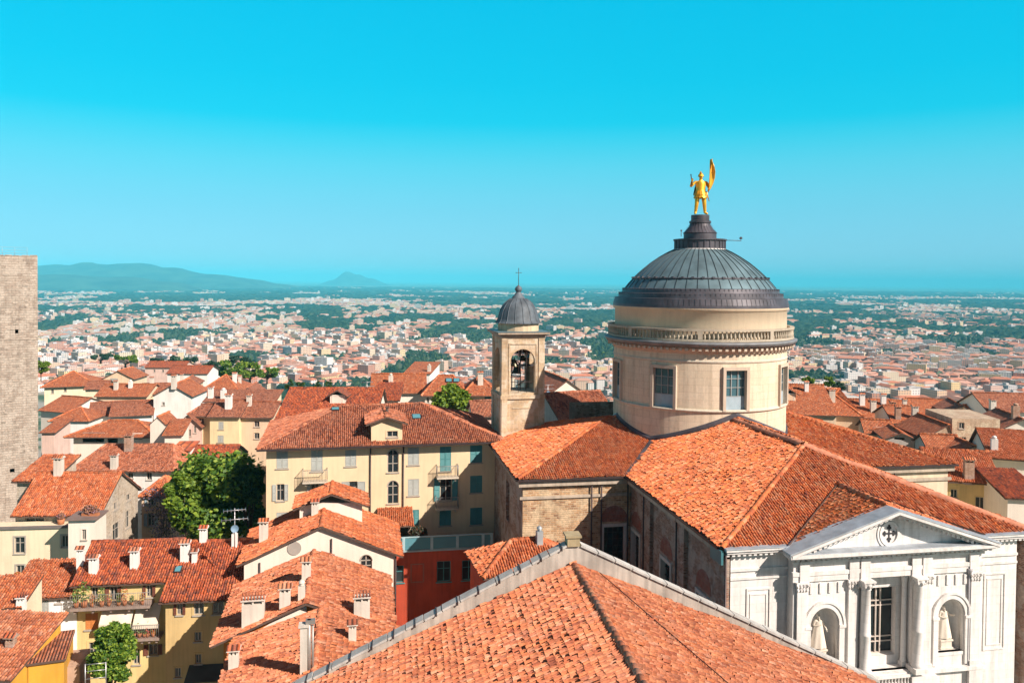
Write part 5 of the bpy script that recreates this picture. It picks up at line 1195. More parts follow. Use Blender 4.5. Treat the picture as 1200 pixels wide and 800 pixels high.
# ------------------------------------------------------------------ stone tower at the left edge
TST=masonry('old_stone',[(0.297,0.243,0.198),(0.477,0.405,0.333),(0.405,0.324,0.261),(0.540,0.459,0.378),(0.342,0.270,0.216)],(0.423,0.360,0.297),.75,.30,.03,1.,.5,(0.288,0.225,0.180),.6,.1,(0.504,0.432,0.360))
P0=at(44,300,99.0)
tw=empty('stone_tower',(P0.x,P0.y,-44),R(31),'tall windowless medieval stone tower at the left edge, taller than all the roofs','tower')
mb=MB(); h_=P0.z+44
wall_face(mb,V((-12,0,0)),V((1,0,0)),V((0,1,0)),12,h_,[(9.6,9.95,h_-9.5,h_-8.8),(5,5.3,h_-15,h_-14.4),(9.0,9.5,h_-26.5,h_-26)],.4); 
mb.face([(0,0,0),(0,12,0),(0,12,h_),(0,0,h_)]); mb.face([(-12,12,0),(-12,0,0),(-12,0,h_),(-12,12,h_)]); mb.face([(0,12,0),(-12,12,0),(-12,12,h_),(0,12,h_)]); mb.face([(-12,0,h_-.02),(0,0,h_-.02),(0,12,h_-.02),(-12,12,h_-.02)])
rg=random.Random(3)
for i in range(150):                                                  # weathered blocks standing proud, ragged top course
    x=-rg.random()*11.2-.5; z=h_-rg.random()*28-.6; w=.25+rg.random()*.4; d=.02+rg.random()*.05
    mb.box(x,x+w,-d,.01,z,z+.24)
for i in range(14): mb.box(-12+i*.86,-12+i*.86+.6+rg.random()*.24,-.05,.5,h_-.02,h_+.04+rg.random()*.14)
mb.box(-12.04,.04,-.05,.06,h_-10.3,h_-10.1)
mb.build('shaft',TST,tw)
mb=MB()
for i in range(9): x=-11.5+i*1.3; mb.tube((x,1.2,h_),(x,1.2,h_+1.05),.03,.03,5)
for z in (.35,.7,1.05): mb.tube((-11.5,1.2,h_+z),(-1.1,1.2,h_+z),.025,.025,5)
mb.build('railing',plain('steel_blue',(.25,.45,.55),.5,.2),tw)
# ------------------------------------------------------------------ roofs of the old town
WHI=plaster('chalk_render',(.80,.77,.72),.25); PNK=plaster('rose_render',(.70,.50,.42),.3); GRY=plaster('grey_render',(.50,.46,.42),.4); YLW=plaster('straw_render',(.78,.64,.38),.25); STW=masonry('house_stone',[(.50,.40,.30),(.60,.50,.38),(.44,.33,.24)],(.55,.48,.38),.5,.22,.03,.8)
BRW=masonry('house_brick',[(.48,.27,.16),(.60,.40,.26),(.52,.33,.2)],(.58,.48,.36),.4,.14,.03,.8,.5,(.5,.4,.3),.3,.04,(.66,.54,.38))
def W(*r): return [('F',q,'gl') for q in r]
HS=[
# left of the yellow palace: nearest first
(18,599,72,98,8.2,3,2.5,16,'x','gable',STW,T_OR,'stone walled house with a bright orange gabled roof at the foot of the stone tower',W((30,606,52,617)),dict(tiled=True,o=.5,og=.2,chim=[(69,556,CH_A,0)],side=[(133,577,137,597),(148,567,153,586),(132,612,140,632),(147,598,152,618),(157,588,162,608)])),
(20,562,77,38,5,2,1.2,14,'x','shed',STW,T_OR,'little orange lean-to roof touching the base of the stone tower',[],dict(tiled=True,o=.4)),
(166,580,84,33,6,6,1.3,14,'x','hip',PEA,T_OR,'peach house with blue shutters and a small hipped orange roof, left of the big tree',[('F',(170,584,183,592),'op',SH_BLUE),('F',(169,601,185,616),'op',SH_BLUE)],dict(tiled=True,o=.3)),
(88,549,92,112,9,2,1.9,15,'x','hip',WHI,T_BR,'white house under a wide brown-orange roof with one square chimney, behind the stone walled house',W((118,553,124,560),(150,553,156,560),(172,553,178,562)),dict(tiled=True,o=.5,hip_in=1.5,chim=[(151,528,BRICK,0),(134,549,CH_A,0)])),
(204,543,97,64,7,4,1.5,15,'x','gable',PEA,T_RD,'peach house with a red roof and a white double dormer, left of the big tree',W((208,546,216,556)),dict(tiled=True,o=.5)),
(86,508,112,92,7,3,1.3,14,'x','hip',CRM,T_OR,'house with a dark open loft under an overhanging orange roof',[('F',(97,507,122,518),'void'),('F',(126,511,138,519),'void'),('F',(156,506,166,514),'gl')],dict(o=.9)),
(176,496,106,17,4,2,.9,15,'y','gable',CRM,T_OR,'narrow cream tower-like house next to the open loft',[],dict(o=.15,og=.1)),
(193,509,103,18,4,8,1.2,12,'x','shed',CRM,T_OR,'tiny cream house with a steep orange roof between taller walls',[],dict(o=.3)),
(207,498,110,26,6,8,1.5,13,'y','gable',PNK,T_BR,'pale rose gabled house with shutters beside the narrow cream house',W((221,503,224,511),(227,499,230,507)),dict(o=.4)),
(229,486,112,17,7,3,1.0,14,'x','gable',YLW,T_BR,'recessed straw yellow house with a small balcony left of the arched windows',W((233,490,239,497)),dict(o=.4)),
(246,486,111,34,8,2,1.5,14,'x','gable',YLW,T_BR,'straw yellow house with stacked grey shutters under a long brown roof',[('F',(256,494,262,503),'sh'),('F',(255,510,262,518),'sh')],dict(o=.5,chim=[(268,478,CH_W,0)])),
(280,487,112,38,8,2,1.4,14,'x','gable',PEA,T_BR,'peach house with small arched windows, partly behind the yellow palace',[('F',(280,497,287,504),'arch'),('F',(280,511,287,518),'arch'),('F',(298,493,304,500),'gl'),('F',(298,507,304,514),'gl')],dict(o=.5,chim=[(292,475,CH_A,0)])),
(326,489,93,112,10,1,2.6,14,'x','gable',CRM,T_RD,'house with a big ribbed red roof and one gabled roof window, behind the yellow palace',[],dict(tiled=True,o=.5,rp=6.5,dorm=(396,472))),
(52,452,190,52,14,22,2.6,14,'x','hip',BIS,T_OR,'cream house with a broad hipped orange roof, farthest left beside the stone tower',W((60,456,63,461),(75,454,78,459)),dict(o=.8)),
(48,479,150,42,10,-18,1.8,12,'x','gable',CRM,T_OR,'low orange roof sloping beside the stone tower under the broad hipped one',[],dict(o=.6)),
(60,492,135,42,8,4,1.6,12,'x','hip',WHI,T_OR,'white house with a small bright orange hipped roof in front of the stone tower side',W((77,495,80,500)),dict(o=.4)),
(49,506,118,14,5,4,1.0,12,'x','shed',PNK,T_OR,'rose walled sliver of a house against the stone tower',[],dict(o=.3)),
(106,486,140,26,9,24,1.5,12,'x','gable',WHI,T_BR,'white gabled house, the left one of a joined pair of brown roofs',[],dict(o=.6)),
(130,486,138,44,9,20,1.7,12,'x','gable',WHI,T_BR,'white house with small windows, the right one of a joined pair of brown roofs',W((147,480,150,485),(155,478,158,483),(162,476,165,481)),dict(o=.6)),
(113,463,165,58,9,2,1.8,12,'x','gable',PEA,T_OR,'house with an orange roof and two small lit roof windows above the joined pair',[],dict(o=.5,chim=[(136,456,CH_A,0),(153,454,CH_W,2)])),
(100,455,180,22,7,12,1.3,12,'x','gable',BIS,T_BR,'little brown roofed house beside the gabled peach one',[],dict(o=.5)),
(121,443,200,34,9,4,1.9,14,'y','gable',PEA,T_OR,'peach gabled house with one tall pale shutter on its front',[('F',(129,439,138,447),'sh')],dict(o=.5)),
(164,461,168,36,8,14,1.6,12,'x','gable',BIS,T_BR,'brown roofed house climbing to the right above the white gable',[],dict(o=.4,chim=[(178,452,CH_A,0)])),
(180,463,142,43,9,4,1.9,13,'y','gable',WHI,T_OR,'plain white gabled house with a wide blank front',W((190,471,193,475)),dict(o=.4,og=.3,chim=[(196,453,CH_A,0),(204,452,CH_A,0)])),
(228,463,160,52,16,8,3.2,12,'x','hip',BIS,T_OR,'house with a large vivid orange hipped roof below the clump of trees',[],dict(o=.5,chim=[(275,447,CH_W,0),(281,448,CH_A,0)])),
(277,464,158,26,8,6,1.7,12,'y','gable',GRY,T_BR,'grey gabled house right of the vivid orange roof',W((284,460,287,464)),dict(o=.5)),
(240,470,125,80,5,3,1.1,12,'x','shed',BIS,T_BR,'long brown lean-to roof with pale chimneys behind the straw yellow house',[],dict(o=.2,chim=[(240,467,CH_W,0),(247,466,CH_W,0),(262,468,CH_W,2)])),
(196,437,225,46,10,3,1.6,12,'x','gable',WHI,T_RD,'white house with a red and lilac roof left of the clump of trees',W((226,440,229,444)),dict(o=.4)),
(205,450,195,24,8,10,1.2,12,'y','gable',PEA,T_BR,'small peach gabled house with two chimneys above the wide white gable',[],dict(o=.4,chim=[(206,446,CH_A,0),(213,446,CH_A,0)])),
(170,430,260,44,10,3,1.4,12,'x','gable',PNK,T_RD,'rose house with a red roof near the left edge of the lower city',W((180,433,182,436),(190,433,192,436)),dict(o=.4)),
# between palace and bell tower
(439,468,108,27,6,3,1.4,12,'x','shed',CRM,T_RD,'cream house with a small ribbed roof, behind the yellow palace dormer',[],dict(o=.4,tiled=True)),
(436,459,128,62,10,8,2.3,12,'x','gable',CRM,T_OR,'house with wide orange roof and cream gable end, left of the round green tree',[],dict(o=.5,chim=[(458,450,CH_A,2)],side=[(480,462,483,468)])),
(474,437,190,30,12,-6,1.5,10,'x','shed',WHI,T_OR,'white house with a single sloped roof and a tall pale chimney',[],dict(o=.3,chim=[(503,435,CH_A,2)])),
(498,461,122,48,10,4,2.2,12,'x','hip',CRM,T_OR,'cream house with white roof windows, behind the round green tree',W((500,465,503,472)),dict(o=.6,hip_in=2,sky=[(526,446),(535,446)])),
(545,461,120,36,10,4,2.1,12,'x','hip',PEA,T_OR,'peach house with a teal shutter touching the left side of the bell tower',[('F',(568,464,575,471),'sh',SH_TEAL)],dict(o=.6,chim=[(563,450,CH_A,0)])),
(556,486,100,26,6,10,1.3,10,'x','gable',PNK,T_BR,'low brown roof in shade at the left foot of the bell tower',[],dict(o=.4)),
(632,458,142,30,10,20,1.9,12,'x','gable',CRM,T_OR,'orange roofed house just right of the bell tower arch',W((638,456,643,461)),dict(o=.4)),
(643,462,124,46,12,14,2.2,12,'y','gable',CRM,T_BR,'plain cream gabled house between the bell tower and the dome',[],dict(o=.3,og=.3)),
(635,470,118,13,5,12,1.0,10,'y','gable',CRM,T_BR,'tiny cream gable touching the right side of the bell tower',[],dict(o=.2)),
(664,470,112,40,6,20,.9,12,'x','hip',PEA,T_BR,'small brown hipped roof in front of the plain cream gable',[],dict(o=.4)),
(636,481,108,22,5,5,1.0,10,'x','gable',PNK,T_BR,'low weathered roof between the bell tower and the dark roof',[],dict(o=.3)),
(657,490,89,74,7,26,2.3,12,'x','gable',GRY,T_BR,'long dark roof in the shade of the dome, left of the drum',[],dict(o=.5,tiled=True)),
# right of the dome
(918,483,118,60,16,-6,3.2,12,'x','gable',PEA,T_OR,'house with a broad orange roof and a gabled dormer, directly right of the drum',[],dict(o=.5,chim=[(945,458,CH_W,0),(951,487,BRICK,0)],dorm=(925,468))),
(958,483,122,46,12,-14,3.0,12,'x','hip',PEA,T_OR,'house with a pointed hipped orange roof right of the dormer',[],dict(o=.5,hip_in=4,chim=[(975,470,CH_A,0),(962,478,BRICK,0)])),
(1004,487,128,70,10,-6,2.0,12,'x','gable',PEA,T_OR,'wide orange roof with pale chimneys in the middle of the right-hand roofs',[],dict(o=.5,chim=[(1010,474,CH_W,0),(1023,482,CH_A,0),(1035,474,CH_W,0),(1046,484,BRICK,0),(1060,478,CH_A,0)])),
(1015,505,112,30,6,-14,1.2,10,'x','gable',GRY,T_OR,'small orange roof over a dark open loft below the wide orange roof',[('F',(1024,500,1034,508),'void')],dict(o=.5)),
(1040,512,106,30,6,-12,.7,10,'y','gable',GRY,T_OR,'orange gable with a white edge just above the transept roof ridge',[('F',(1048,508,1060,515),'void')],dict(o=.5)),
(1048,494,114,34,9,-8,1.7,12,'x','gable',CRM,T_OR,'orange roof with a pale chimney pair left of the brick gable',[],dict(o=.4,chim=[(1058,474,CH_A,0),(1066,474,CH_A,0),(1072,490,CH_A,0),(1052,490,BRICK,0)])),
(1083,512,104,33,9,-4,1.7,14,'y','gable',BRW,T_OR,'rough brick gable with one barred window, right-hand roofs',[('F',(1101,499,1108,508),'gl'),('F',(1123,495,1130,502),'gl')],dict(o=.2,og=.2,rp=3.0)),
(1116,490,105,54,8,-4,.1,14,'x','flat',BRW,None,'tall flat topped wall of patched brick and grey render',[('F',(1124,495,1130,502),'gl'),('F',(1127,512,1132,518),'gl')],dict()),
(1070,483,140,46,9,-14,1.9,12,'x','gable',GRY,T_OR,'grey house with an orange roof behind the brick gable',[],dict(o=.5)),
(1108,482,134,34,9,-16,1.1,12,'y','gable',GRY,T_BR,'blue-grey shaded gable in front of the lower city',[],dict(o=.4,chim=[(1115,488,CH_W,0)])),
(1158,480,126,60,9,-3,2.1,12,'x','gable',CRM,T_BR,'long brown roof at the right edge above a cream wall',[],dict(o=.5,chim=[(1163,482,CH_A,0)])),
(1140,484,130,20,5,-3,1.0,12,'x','gable',PEA,T_OR,'small house with a brick parapet and low roof left of the long brown roof',[],dict(o=.3,chim=[(1150,478,BRICK,0)])),
(1176,500,106,40,9,-12,1.2,12,'y','gable',CRM,T_BR,'cream gable cut by the right edge of the picture',[],dict(o=.3,chim=[(1190,489,BRICK,2)])),
(1088,523,98,36,5,-10,1.1,10,'x','gable',GRY,T_OR,'little orange roof at the foot of the brick gable',[],dict(o=.5)),
(1122,528,95,36,5,-6,.75,10,'y','gable',GRY,T_OR,'little gabled roof at the foot of the flat topped wall',[],dict(o=.5)),
(1162,534,88,56,9,-18,2.0,13,'x','gable',CRM,T_OR,'rust coloured roof at the right edge with a round white chimney',[],dict(o=.5,tiled=True,rp=6,chim=[(1165,527,CH_W,2)])),
(1094,558,80,68,8.5,-14,2.0,14,'x','gable',YE3,T_OR,'ochre house in shade with a square chimney on its roof, behind the white pediment',[('F',(1114,573,1122,583),'gl'),('F',(1143,582,1154,596),'gl')],dict(o=.6,tiled=True,chim=[(1135,560,BRICK,0)],side=[(1170,582,1178,596)])),
(1181,582,74,40,6,-8,1.2,14,'x','shed',CRM,T_RD,'cream house cut by the right edge above the white pediment',[],dict(o=.3,tiled=True)),
(1186,692,56,40,6,-4,1.4,10,'x','gable',PNK,T_OR,'orange roofed house low at the right edge beyond the white front',[],dict(o=.4,tiled=True)),
]
for (px,py,Y,wpx,d,yaw,rise,H,ridge,style,wall,roof,label,wins,ex) in HS:
    ex=dict(ex); chim=ex.pop('chim',[]); side=ex.pop('side',[]); dorm=ex.pop('dorm',None); skyl=ex.pop('sky',[])
    wins=list(wins)+[('R',q,'gl') for q in side]
    hh_=house('town_house',label,'house',px,py,Y,wpx*Y/FPX,d,yaw,rise,H,ridge,style,wall,roof,wins=wins,**ex)
    for c in chim:
        k=random.uniform(.85,1.25); chimney(hh_,c[0],c[1],.7*k,.55*k,1.3*k,c[2],roof,c[3])
    for c in skyl: skylight(hh_,c[0],c[1],1.0,1.1)
    if dorm:
        p=on_roof(hh_,*dorm)
        if p:
            mb=MB(); mb.box(p.x-.9,p.x+.9,p.y-.2,p.y+2.8,p.z-.4,p.z+1.0); dd=mb.build('dormer',wall,hh_.root)
            mb=MB()
            slope(mb,[V((p.x-1.3,p.y+3,p.z+.85)),V((p.x-1.3,p.y-.5,p.z+.85)),V((p.x,p.y-.5,p.z+1.6)),V((p.x,p.y+3,p.z+1.6))]); slope(mb,[V((p.x+1.3,p.y-.5,p.z+.85)),V((p.x+1.3,p.y+3,p.z+.85)),V((p.x,p.y+3,p.z+1.6)),V((p.x,p.y-.5,p.z+1.6))]); mb.build('dormer_roof',[roof,FASCIA],dd)
            add_window(dd,V((p.x,p.y-.21,p.z-.1)),0,1.1,.95,'gl',wall=wall)
    if label.startswith('peach house with a red roof'):
        p=on_roof(hh_,213,536)
        if p:
            mb=MB(); wall_face(mb,V((p.x-1.0,p.y-.1,p.z-.5)),V((1,0,0)),V((0,1,0)),2.0,1.4,[(.25,.85,.6,1.2),(1.15,1.75,.6,1.2)]); mb.box(p.x-1.0,p.x+1.0,p.y+.2,p.y+3,p.z-.5,p.z+.9); dd=mb.build('dormer',CH_W,hh_.root)
            mb=MB(); mb.prism([(p.x-1.25,p.y-.4,p.z+.9),(p.x+1.25,p.y-.4,p.z+.9),(p.x+1.25,p.y+3,p.z+1.35),(p.x-1.25,p.y+3,p.z+1.35)],(0,0,.12)); mb.build('dormer_roof',T_RD,dd)
    hh_.root['group']='houses of the old town'
# ------------------------------------------------------------------ trees and plants
BARK=plain('bark',(.10,.07,.05),.95,0,.3,3)
L_DK=leafmat('leaf_deep',(.018,.05,.012),(.04,.10,.018),(.13,.20,.03)); L_MD=leafmat('leaf_mid',(.035,.10,.012),(.11,.22,.02),(.32,.42,.05)); L_BR=leafmat('leaf_bright',(.07,.14,.015),(.14,.24,.02),(.26,.36,.03)); L_BL=leafmat('leaf_bluish',(.02,.06,.04),(.04,.10,.06),(.08,.16,.08))
def crown_mesh(name, r, n, ls, clumps, seed, mat, cz=0, shell=.55):
    rg=random.Random(seed); mb=MB(); cl=[]
    for _ in range(clumps):
        d=V((rg.gauss(0,1),rg.gauss(0,1),rg.gauss(0,1))).normalized(); k=shell+(1-shell)*rg.random()
        cl.append((V((d.x*r[0]*k*.82,d.y*r[1]*k*.82,d.z*r[2]*k*.82)), rg.uniform(.2,.36)*min(r)*1.15))
    for i in range(n):
        c,cr_=cl[rg.randrange(clumps)]; d=V((rg.gauss(0,1),rg.gauss(0,1),rg.gauss(0,1))).normalized()*(cr_*rg.random()**.35)
        p=c+V((d.x*1.15,d.y*1.15,d.z*.8)); a=V((rg.gauss(0,1),rg.gauss(0,1),rg.gauss(0,.6))).normalized()*ls*rg.uniform(.6,1.2); b=a.cross(V((rg.gauss(0,1),rg.gauss(0,1),rg.gauss(0,1)))).normalized()*ls*.55
        q=p+V((0,0,cz)); mb.face((q-a,q+b,q+a,q-b))
    return mb,cl
def tree(name,label,px,py,Y,wpx,hpx,n,ls,mat,clumps=40,seed=1,trunk=2.5,group=None,squash=1.0):
    """px,py: centre of the crown in the photograph"""
    P=at(px,py,Y); rx=wpx*Y/FPX/2; rz=hpx*Y/FPX/2; base=P.z-rz-trunk
    r_=empty(name,(P.x,P.y,base),0,label,'tree',group); cz=trunk+rz
    mb,cl=crown_mesh('crown',(rx,rx*.9*squash,rz),n,ls,clumps,seed,mat,cz); mb.build('crown',mat,r_)
    t=MB(); t.tube((0,0,-1),(0,0,cz*.8),max(.08,rx*.07),max(.05,rx*.045),10)
    for c,_ in cl[:14]: t.tube((0,0,trunk*.8+abs(c.z)*.15),(c.x*.9,c.y*.9,cz+c.z*.9),max(.05,rx*.03),.02,6)
    t.build('trunk',BARK,r_); return r_
tree('broadleaf_tree','large dark green tree with a sunlit left side, left of the yellow palace',250,583,79,126,122,15000,.30,L_MD,70,11,4)
tree('broadleaf_tree','pale green sunlit tree crown leaning left beside the large dark tree',216,583,76,48,76,4500,.26,L_BR,26,12,4)
tree('broadleaf_tree','narrow dark tree deep in shade against the yellow palace wall',292,574,77,46,92,5500,.28,L_DK,26,13,4)
tree('columnar_tree','bushy upright green tree in front of the balcony house',130,764,49,52,96,9000,.15,L_MD,60,14,1.5)
tree('round_tree','round bright green tree behind the yellow palace roof, left of the bell tower',529,469,112,54,42,4200,.32,L_BR,34,15,3)
for i,(px,py,Y,w,hh_,m,lab) in enumerate([(268,432,300,34,22,L_MD,'green tree at the left end of the clump behind the vivid orange roof'),(293,433,310,34,24,L_BR,'light green tree in the middle of the clump behind the vivid orange roof'),(313,436,300,26,18,L_MD,'green tree at the right end of the clump behind the vivid orange roof'),(250,430,330,24,20,L_BL,'bluish tree behind the clump of trees'),(282,423,360,30,16,L_BL,'bluish tree top rising over the clump of trees'),
   (339,451,210,9,15,L_DK,'small dark conifer, leftmost of four in front of the lower city'),(351,452,215,10,12,L_DK,'small rounded conifer, second from left in front of the lower city'),(372,452,215,9,14,L_DK,'small dark conifer, third from left in front of the lower city'),(385,449,210,8,16,L_DK,'small pointed conifer, rightmost of four in front of the lower city'),
   (48,429,200,16,20,L_BR,'green bush of a tree peeping out beside the stone tower'),(948,446,190,14,12,L_MD,'round tree above the dormer roof right of the drum'),(971,447,185,12,15,L_MD,'upright green tree above the pointed hipped roof'),(983,452,190,18,10,L_BL,'dark bluish shrubby tree above the pointed hipped roof'),(205,423,420,60,10,L_BL,'long low band of trees above the rose house'),(147,421,430,34,12,L_MD,'tree group behind the gabled peach house'),(118,418,460,30,10,L_BL,'dark tree group behind the broad hipped orange roof')]):
    tree('broadleaf_tree' if hh_<14 or w>12 else 'conifer_tree',lab,px,py,Y,w*1.15,hh_,1500,.11*w*Y/FPX/2+.1,m,16,30+i,.6,'trees of the old town')
# climbing plant on the peach house, rooftop plants, terrace shrub
P=at(194,608,82); cv=empty('climbing_plant',(P.x,P.y,P.z-3),0,'tangled climbing plant with mauve flowers on the peach house with blue shutters','plant')
mb=MB(); rg=random.Random(5)
for i in range(1500):
    t=rg.random(); p=V((rg.gauss(0,.55+.5*t),rg.gauss(-.1,.25),t*6.2)); a=V((rg.gauss(0,1),rg.gauss(0,1),rg.gauss(0,1))).normalized()*.12; b=a.orthogonal().normalized()*.08; mb.face((p-a,p+b,p+a,p-b))
mb.build('foliage',leafmat('wisteria',(.06,.08,.04),(.20,.17,.22),(.32,.26,.36)),cv); mb=MB()
for i in range(4): mb.tube((i*.2-.3,0,-2),(i*.3-.5,-.1,5),.05,.03,5)
mb.build('stem',BARK,cv)
P=rb.M@V((3.2,1.0,16.14)); sb=empty('terrace_shrub',tuple(P),0,'dark reddish shrub in a tub on the roof terrace of the red house','plant')
mb=MB(); mb.lathe([(0,0),(.32,0),(.4,.5),(.34,.5),(0,.45)],14); mb.build('tub',POT,sb); mb=MB(); leafball(mb,(0,0,1.15),(.85,.7,.7),900,.13); mb.build('foliage',leafmat('shrub_leaf',(.02,.03,.02),(.05,.06,.03),(.16,.05,.03)),sb)
P=tw_.M@V((1.5,.8,17.12)); mb=MB(); leafball(mb,(0,0,.5),(.75,.4,.42),420,.10)
tp=empty('terrace_plants',tuple(P),0,'dry reddish plants in a trough on the pale stair turret','plant'); mb.build('foliage',leafmat('dry_leaf',(.18,.09,.05),(.36,.17,.10),(.28,.18,.26)),tp); mb=MB(); mb.box(-.7,.7,-.2,.2,0,.22); mb.build('trough',POT,tp)
P=ch_.M@V((6.6,1.2,16.0)); tp=empty('potted_plant',tuple(P),0,'round terracotta coloured pot plant on the walled roof terrace','potted plant'); mb=MB(); mb.lathe([(0,0),(.25,0),(.34,.45),(0,.4)],12); mb.build('pot',POT,tp); mb=MB(); leafball(mb,(0,0,.7),(.34,.34,.3),160,.09); mb.build('foliage',leafmat('dry_leaf',(.18,.09,.05),(.36,.17,.10),(.28,.18,.26)),tp)
for px,py,lab in ((23,674,'window plants under the lower left window of the cream house'),):
    u,z=on_face(ch_,'F',px,py); P=ch_.M@V((u,-.18,z-.1)); w=empty('window_box',tuple(P),ch_.yaw,lab,'plant'); mb=MB(); mb.box(-.38,.38,-.12,.12,0,.18); mb.build('trough',POT,w); mb=MB(); leafball(mb,(0,0,.32),(.42,.16,.2),220,.06); mb.build('foliage',FLW,w)
# television aerials
AL=plain('aluminium',(.55,.55,.55),.4,.7)
def aerial(px,py,Y,ht,lab,bars=7):
    P=at(px,py,Y); r_=empty('tv_aerial',tuple(P),R(20),lab,'aerial'); mb=MB(); mb.tube((0,0,0),(0,0,ht),.04,.03,6); mb.build('mast',AL,r_); mb=MB()
    for z,L in ((ht*.95,1.5),(ht*.72,1.8)):
        mb.tube((-L/2,0,z),(L/2,0,z),.025,.025,5)
        for i in range(bars): x=-L/2+L*i/(bars-1); mb.tube((x,-.45,z),(x,.45,z),.018,.018,4)
    mb.build('antenna',AL,r_)
    mb=MB(); mb.lathe([(0,0),(.16,.02),(.27,.08)],16); o=mb.build('dish',plain('dish_blue',(.16,.26,.36),.6),r_,(0,-.1,ht*.5)); o.rotation_euler=(R(80),0,0)
aerial(275,642,57.5,2.9,'tv aerial with a blue dish standing on the ochre house roof')
aerial(642,470,112,2.4,'tv aerial on the roof right of the bell tower',5); aerial(430,468,105,2.4,'tv aerial beside the small ribbed roof behind the yellow palace',5)
P=at(112,800,46.5); r_=empty('clothes_rack',(P.x,P.y,P.z-1),R(15),'pale metal frame with three rails standing before the upright green tree','rack'); mb=MB()
for x in (-.55,.55): mb.tube((x,0,0),(x,0,2.2),.025,.025,6)
mb.build('post',AL,r_); mb=MB()
for z in (1.3,1.75,2.15): mb.tube((-.55,0,z),(.55,0,z),.02,.02,6)
mb.build('rail',AL,r_)
# ------------------------------------------------------------------ hills, lower city, plain
build_hill('hill_range',-7600,-2400,11200,3600,[(0,170),(.06,200),(.17,262),(.23,238),(.30,232),(.40,140),(.53,45),(.64,-10),(.72,-80),(.80,-170),(1,-172)],3.3)
build_hill('hill_spur',-6600,-3000,9000,2200,[(0,-20),(.25,30),(.45,10),(.62,-60),(.78,-170),(1,-172)],8.1)
build_hill('lone_hill',-5250,-3350,21000,2400,[(0,-160),(.14,-20),(.36,190),(.5,120),(.7,10),(1,-160)],5.7)
RND=random.Random(21)
def park(x,y):                                                        # where the plain is wooded
    v=.7*noise.noise(V((x*.0030+7.3,y*.0016+1.7,.3)))+.65*noise.noise(V((x*.008+2,y*.0042+9,1.1)))
    return v
def green(y): return .24-.24*min(1,max(0,(y-1250)/1100))-.12*min(1,max(0,(y-2400)/1800))
def grain(x,y): return (.15 if noise.noise(V((x*.0012+4,y*.0009,2.2)))>0 else -.55)+noise.noise(V((x*.004,y*.003,6)))*.25
def in_view(x,y,z,pad=0):
    q=CAM.transposed()@V((x,y,z)); 
    if q.z>-1: return None
    return CX+FPX*q.x/-q.z, CY-FPX*q.y/-q.z
def hidden(px,py):
    if px<44 and py>296: return True
    if 712<px<926: return True
    if 578<px<637 and py>350: return True
    return px<-15 or px>1215
def outside(px,py): return px<-150 or px>1350                        # the plain goes on behind the dome and past the frame
def city_house(mb,x,y,w,d,h,yaw,rt,mw,mr):
    z=hz(y); mb.M=Matrix.Translation((x,y,z))@Matrix.Rotation(yaw,4,'Z'); a=w/2; b=d/2; u0=RND.random()*3
    P=[(-a,-b),(a,-b),(a,b),(-a,b)]
    for i in range(4):
        p,q=P[i],P[(i+1)%4]; L=math.hypot(q[0]-p[0],q[1]-p[1]); k=max(1,round(L/3.4))*3.4
        mb.face([(p[0],p[1],-6),(q[0],q[1],-6),(q[0],q[1],h),(p[0],p[1],h)],[(0,-6),(k,-6),(k,h),(0,h)],mw)
    if rt=='flat':
        mb.face([(-a,-b,h-.3),(a,-b,h-.3),(a,b,h-.3),(-a,b,h-.3)],m=mr)
        if w>10: mb.box(-a*.3,a*.2,-b*.3,b*.3,h-.3,h+2.2,mr)
    else:
        o=.7; e=[(-a-o,-b-o,h-.1),(a+o,-b-o,h-.1),(a+o,b+o,h-.1),(-a-o,b+o,h-.1)]; r=min(w,d)*.5*.42
        if w>=d: r0,r1=(-a+b*.9,0,h+r),(a-b*.9,0,h+r); F=[(e[0],e[1],r1,r0),(e[1],e[2],r1),(e[2],e[3],r0,r1),(e[3],e[0],r0)]
        else: r0,r1=(0,-b+a*.9,h+r),(0,b-a*.9,h+r); F=[(e[0],e[1],r0),(e[1],e[2],r1,r0),(e[2],e[3],r1),(e[3],e[0],r0,r1)]
        k0=len(mb.v)
        for f in F: mb.face(f,m=mr)
    mb.M=None
WCOL=[('cream',(0.62,0.52,0.38)),('white',(0.69,0.67,0.64)),('pink',(0.58,0.40,0.33)),('straw yellow',(0.64,0.50,0.26)),('peach',(0.60,0.43,0.29)),('pale grey',(0.47,0.46,0.46)),('terracotta',(0.45,0.22,0.15))]
RCOL=[('red-tiled',(.52,.19,.105)),('brown-tiled',(.38,.19,.13)),('pinkish-tiled',(.56,.31,.23))]
CW={n:citywall('city_wall_'+n.replace(' ','_').replace('-','_'),c) for n,c in WCOL}; CR={n:plain('city_roof_'+n.replace('-','_'),c,.9,0,.18,.3) for n,c in RCOL}; CFLAT=plain('city_flat_roof',(.46,.43,.41),.9,0,.15,.2)
cand=[]
def zone(px): return 'lower city left of bell tower' if px<578 else ('between bell tower and dome' if px<715 else 'lower city right of dome')
y=760.0
